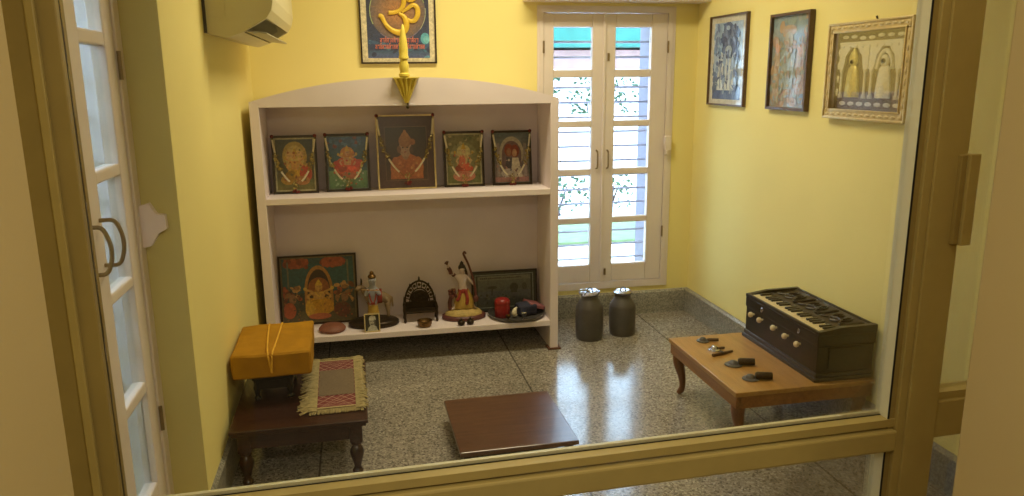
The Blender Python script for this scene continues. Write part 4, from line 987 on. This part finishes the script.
# ------------------------------------------------------------------ harmonium
W_, Lh, Hh = .262, .585, .225
t = thing('harmonium', 'black wooden harmonium with ivory keys on the honey brown table', 'harmonium', (1.786, 2.616, HZ))
b = MB(); b.box(-.012, W_ - .004, -.010, Lh + .010, 0, .018, bev=.004); b.box(-.006, W_ - .006, -.005, Lh + .005, .018, .036, bev=.004); b.build('plinth', 'ebonytrim', t)
b = MB(); b.box(0, W_ - .006, 0, Lh, .036, .150, bev=.003); b.box(-.004, W_, -.004, Lh + .004, .150, .198, bev=.004); b.build('case', 'ebony', t)
b = MB(); b.box(-.004, .012, -.004, Lh + .004, .198, .214, bev=.005); b.box(W_ - .016, W_, -.004, Lh + .004, .198, .228, bev=.006)
for y0, y1 in ((-.004, .018), (Lh - .018, Lh + .004)):
    b.prism([(-.004, .198), (W_, .198), (W_, .228), (.10, .226), (.03, .216), (-.004, .212)], 'y', y0, y1)
b.build('rim', 'ebony', t)
b = MB(); b.prism([(.098, .199), (W_ - .016, .199), (W_ - .016, .222), (.108, .214), (.098, .210)], 'y', .018, Lh - .018); o = b.build('cover_panel', 'carved', t)
b = MB()
for j in range(3):
    y0 = .045 + j * .172; yc = y0 + .08
    for sg in (-1, 1):
        b.tube(curve_pts([(.13, yc, .218), (.150, yc + sg * .03, .219), (.185, yc + sg * .045, .221), (.215, yc + sg * .03, .223), (.20, yc + sg * .015, .222), (.18, yc + sg * .022, .221)], 4), .0045, 6)
        b.tube(curve_pts([(.17, yc, .220), (.16, yc + sg * .03, .220), (.13, yc + sg * .062, .218), (.15, yc + sg * .072, .219)], 4), .004, 6)
    b.tube([(.122 + .1 * (k % 2), y0 + .155 * (k // 2), .217 + .007 * (k % 2)) for k in (0, 1)], .003, 6)
    b.tube([(.122, y0 - .008, .217), (.228, y0 - .008, .224)], .003, 6); b.tube([(.122, y0 + .164, .217), (.228, y0 + .164, .224)], .003, 6)
b.build('carving', 'carved', o, smooth=True)
NW = 23; kw = (Lh - .040) / NW
for i in range(NW):
    y = .020 + i * kw
    MB().box(.012, .096, y + .0008, y + kw - .0008, .199, .2095, bev=.001, seg=1).build('white_key', 'ivory', t)
for i in range(NW - 1):
    if i % 7 in (2, 6): continue
    y = .020 + (i + 1) * kw
    MB().box(.045, .097, y - .0062, y + .0062, .206, .2185, bev=.0015, seg=1).build('black_key', 'ebony', t)
for y, z in ((.510, .131), (.432, .129), (.312, .131), (.217, .125), (.124, .121)):
    b = MB(); R_ = Matrix.Translation((0, y, z)) @ Matrix.Rotation(-PI / 2, 4, 'Y'); b.lathe([(.005, 0), (.005, .010), (.012, .013), (.0135, .020), (.010, .027), (.003, .030)], (0, 0, 0), 14, T=R_); b.build('stop_knob', 'ivory', t, smooth=True)
for y in (.432, .132):
    b = MB(); b.lathe([(.009, 0), (.009, .003)], (0, 0, 0), 14, T=Matrix.Translation((-.004, y, .176)) @ Matrix.Rotation(-PI / 2, 4, 'Y')); b.tube([(-.008, y + .006 * math.cos(a), .176 + .010 * math.sin(a)) for a in [k * PI / 5 for k in range(11)]], .002, 6); b.build('latch', 'steel', t)
b = MB(); b.box(.05, .215, -.006, -.003, .05, .14, bev=.001); b.build('end_panel', 'ebony', t)

# ------------------------------------------------------------------ hand cymbals
def cymbal(label, x, y, ang, wood_r, wl, mname, dr=.034):
    t = thing('hand_cymbal', label, 'cymbal', (x, y, HZ), ang, 'hand cymbals on the honey brown table')
    b = MB(); b.lathe([(dr, .002), (dr * .95, .005), (dr * .6, .008), (dr * .5, .014), (dr * .34, .020), (.002, .022), ], (0, 0, 0), 24); b.build('disc', 'tarnish' if mname != 'steel' else 'steel', t, smooth=True)
    b = MB(); b.tube([(.020, 0, wood_r + .001), (.028, 0, wood_r + .001), (wl, 0, wood_r + .001)], [wood_r * .8, wood_r, wood_r * .95], 12); b.build('grip', 'brownframe' if wood_r < .012 else 'bronze', t, smooth=True)
    return t
cymbal('small metal cymbal with thin grip farthest along the table', 1.556, 3.172, -.25, .008, .072, 'tarnish', .030)
cymbal('shiny metal cymbal lying second from the far table end', 1.556, 3.052, .05, .006, .05, 'steel', .030)
t = thing('wooden_stick', 'short dark turned wooden stick across the second cymbal', 'stick', (1.510, 2.974, HZ), .28)
b = MB(); c = [(0, 0, .007), (.02, 0, .007), (.05, 0, .007), (.085, 0, .007), (.115, 0, .007)]; b.tube(c, [.008, .006, .009, .006, .005], 10); b.build('turned_shaft', 'brownframe', t, smooth=True)
MB().ball((.052, 0, .010), .010, seg=10).build('wrapped_middle', 'tarnish', t, smooth=True)
cymbal('larger metal cymbal with thick ribbed grip third along the table', 1.552, 2.862, -.28, .016, .088, 'tarnish', .038)
cymbal('metal cymbal with thick grip nearest the table front corner', 1.545, 2.702, -.30, .016, .086, 'tarnish', .034)

# ------------------------------------------------------------------ metal milk pots
def pot(label, x, y, r, h, tilt, handle):
    t = thing('metal_pot', label, 'pot', (x, y, 0), .4, 'metal pots under the window')
    prof = [(r * .88, 0), (r * .96, .012), (r * 1.0, .05), (r * 1.02, .45 * h), (r * 1.0, .665 * h), (r * .97, .70 * h), (r * .70, .83 * h), (r * .62, .86 * h), (r * .60, .92 * h), (r * .70, .955 * h), (r * .66, .955 * h), (r * .56, .90 * h)]
    MB().lathe(prof, (0, 0, 0), 36).build('body', 'tarnish', t, smooth=True)
    T_ = Matrix.Translation((0, 0, .955 * h + .004)) @ Matrix.Rotation(tilt, 4, 'Y')
    b = MB(); b.lathe([(r * .74, 0), (r * .74, .006), (r * .5, .016), (r * .3, .012), (.002, .010)], (0, 0, 0), 28, T=T_); o = b.build('lid', 'steel', t, smooth=True)
    b = MB(); b.tube(curve_pts([(-r * .25, 0, .012), (-r * .22, 0, .024), (0, 0, .030), (r * .22, 0, .024), (r * .25, 0, .012)], 4), .004, 8, T=T_); b.build('knob', 'tarnish', o, smooth=True)
    if handle:
        b = MB(); b.tube(curve_pts([(-r * .7, 0, .955 * h), (-r * .95, .0, .985 * h + .01), (-r * .85, .0, 1.03 * h + .01), (-r * .40, 0, 1.05 * h), (0, 0, 1.0 * h)], 5), .0055, 8); b.build('handle', 'steel', t, smooth=True)
    return t
pot('taller dark metal pot with loose tilted lid beside the shelf', 1.281, 4.080, .080, .282, -.14, True)
pot('shorter dark metal pot with closed shiny lid near the wall corner', 1.494, 4.112, .077, .262, 0, False)

# ------------------------------------------------------------------ outside the windows
struct(MB().box(-6, 12, YB + .325, 20, -.12, -.02).build('ground', 'pave'), 'pale sunlit paving outside')
tag(MB().box(-2, 8, 6.6, 7.5, -.02, .01).build('lawn', 'lawn'), None, None, None, 'structure')
t = thing('garden_wall', 'low white garden wall outside the window', 'wall', (2.6, 9.2, -.02)); MB().box(-4, 4, 0, .15, 0, 1.0).build('wall_face', 'white', t); MB().box(-4.02, 4.02, -.03, .18, 1.0, 1.05).build('coping', 'white', t); t['kind'] = 'structure'
t = thing('neighbouring_house', 'neighbouring house with pink wall and teal eaves seen through the window', 'house', (3.2, 11.5, -.02))
MB().box(-5, 5, 0, 2, 0, 1.62).build('lower_wall', 'white', t); MB().box(-5, 5, .02, 2, 1.62, 1.9).build('pink_band', 'pinkwall', t); MB().box(-5, 5, -.5, 2.2, 1.93, 2.22).build('eaves', 'teal', t); MB().box(-5, 5, -.2, 2.0, 2.22, 3.2).build('upper_wall', 'white', t)
def shrub(label, x, y, z0, h, r, n, seed, sparse=False):
    rnd = random.Random(seed); t = thing('shrub', label, 'shrub', (x, y, -.02), 0, 'shrubs outside the window')
    b = MB()
    for k in range(4): b.tube([(rnd.uniform(-.05, .05), rnd.uniform(-.05, .05), 0), (rnd.uniform(-.5, .5) * r, rnd.uniform(-.3, .3) * r, z0 + h * .7)], [.02, .008], 5)
    b.build('stems', 'darkwood', t)
    b = MB()
    for _ in range(n):
        a = rnd.uniform(0, 2 * PI); q = math.sqrt(rnd.random()) * r; p = Vector((q * math.cos(a), q * math.sin(a) * .6, z0 + h * rnd.random()))
        d = Vector((rnd.uniform(-1, 1), rnd.uniform(-1, 1), rnd.uniform(-.3, 1))).normalized() * rnd.uniform(.05, .10); s_ = d.cross(Vector((rnd.uniform(-1, 1), rnd.uniform(-1, 1), .3))).normalized() * .022
        b._add([p, p + d * .5 + s_, p + d, p + d * .5 - s_], [(0, 1, 2, 3)])
    b.build('foliage', 'leaf', t)
for i, (x, lab) in enumerate(((2.3, 'leafy green shrub behind the garden wall, left of the window view'), (3.3, 'leafy green shrub behind the garden wall in the window centre'), (4.3, 'leafy green shrub behind the garden wall, right of the window view'))):
    shrub(lab, x, 10.2, .55, .95, .46, 420, 40 + i)
for i, (x, lab) in enumerate(((2.15, 'sparse low garden plant at the left of the lower panes'), (2.75, 'sparse low garden plant in the right lower panes'))):
    shrub(lab, x, 8.1, .08, .34, .32, 90, 60 + i)
t = thing('boundary_wall', 'pale lilac boundary wall outside the glazed door', 'wall', (-2.1, 3.0, -.02)); MB().box(-.12, 0, -2.6, 3.0, 0, 1.75).build('wall_face', 'lilac', t); t['kind'] = 'structure'
struct(MB().box(-8, XL - .31, -1.5, 8, -.13, -.025).build('ground_side', 'pave'))

# ------------------------------------------------------------------ light
world = bpy.data.worlds.new('World'); SC.world = world; world.use_nodes = True
bg = world.node_tree.nodes['Background']; bg.inputs[0].default_value = (0.45, 0.68, 1.0, 1); bg.inputs[1].default_value = 13.5
def area(name, loc, rot, sx_, sy_, power, col):
    l = bpy.data.lights.new(name, 'AREA'); l.shape = 'RECTANGLE'; l.size = sx_; l.size_y = sy_; l.energy = power; l.color = col
    o = bpy.data.objects.new(name, l); COL.objects.link(o); o.location = loc; o.rotation_euler = rot; return o
area('room_ceiling_lamp', (.75, 3.45, 2.56), (0, 0, 0), .9, .3, 30, (1.0, .90, .64))
area('passage_fill_light', (.72, 1.02, 2.50), (0, 0, 0), .22, .22, 5.5, (1.0, .90, .66))  # added fill, brightens the partition post and rail; no real fixture
area('hall_fill_light', (.15, -.10, 2.24), (0, 0, 0), .9, .3, 25, (1.0, .92, .72))  # unseen fill added behind the opening to light stiles and jambs

# ------------------------------------------------------------------ camera
f_px, pitch, roll, yaw = 763.623, math.radians(12.6685), math.radians(-.5043), math.radians(11.4283)
fwd = Vector((math.sin(yaw) * math.cos(pitch), math.cos(yaw) * math.cos(pitch), -math.sin(pitch)))
r0 = Vector((math.cos(yaw), -math.sin(yaw), 0)); u0 = r0.cross(fwd)
right = math.cos(roll) * r0 + math.sin(roll) * u0; up = -math.sin(roll) * r0 + math.cos(roll) * u0
cd = bpy.data.cameras.new('Camera'); cam = bpy.data.objects.new('Camera', cd); COL.objects.link(cam)
Mx = Matrix((right, up, -fwd)).transposed().to_4x4(); Mx.translation = (0, 0, 1.5); cam.matrix_world = Mx
cd.sensor_fit = 'HORIZONTAL'; cd.sensor_width = 36; cd.lens = f_px / 1024 * 36; cd.clip_start = .02; cd.clip_end = 200
SC.camera = cam
SC.view_settings.view_transform = 'Standard'; SC.view_settings.look = 'None'; SC.view_settings.exposure = 0; SC.view_settings.gamma = 1
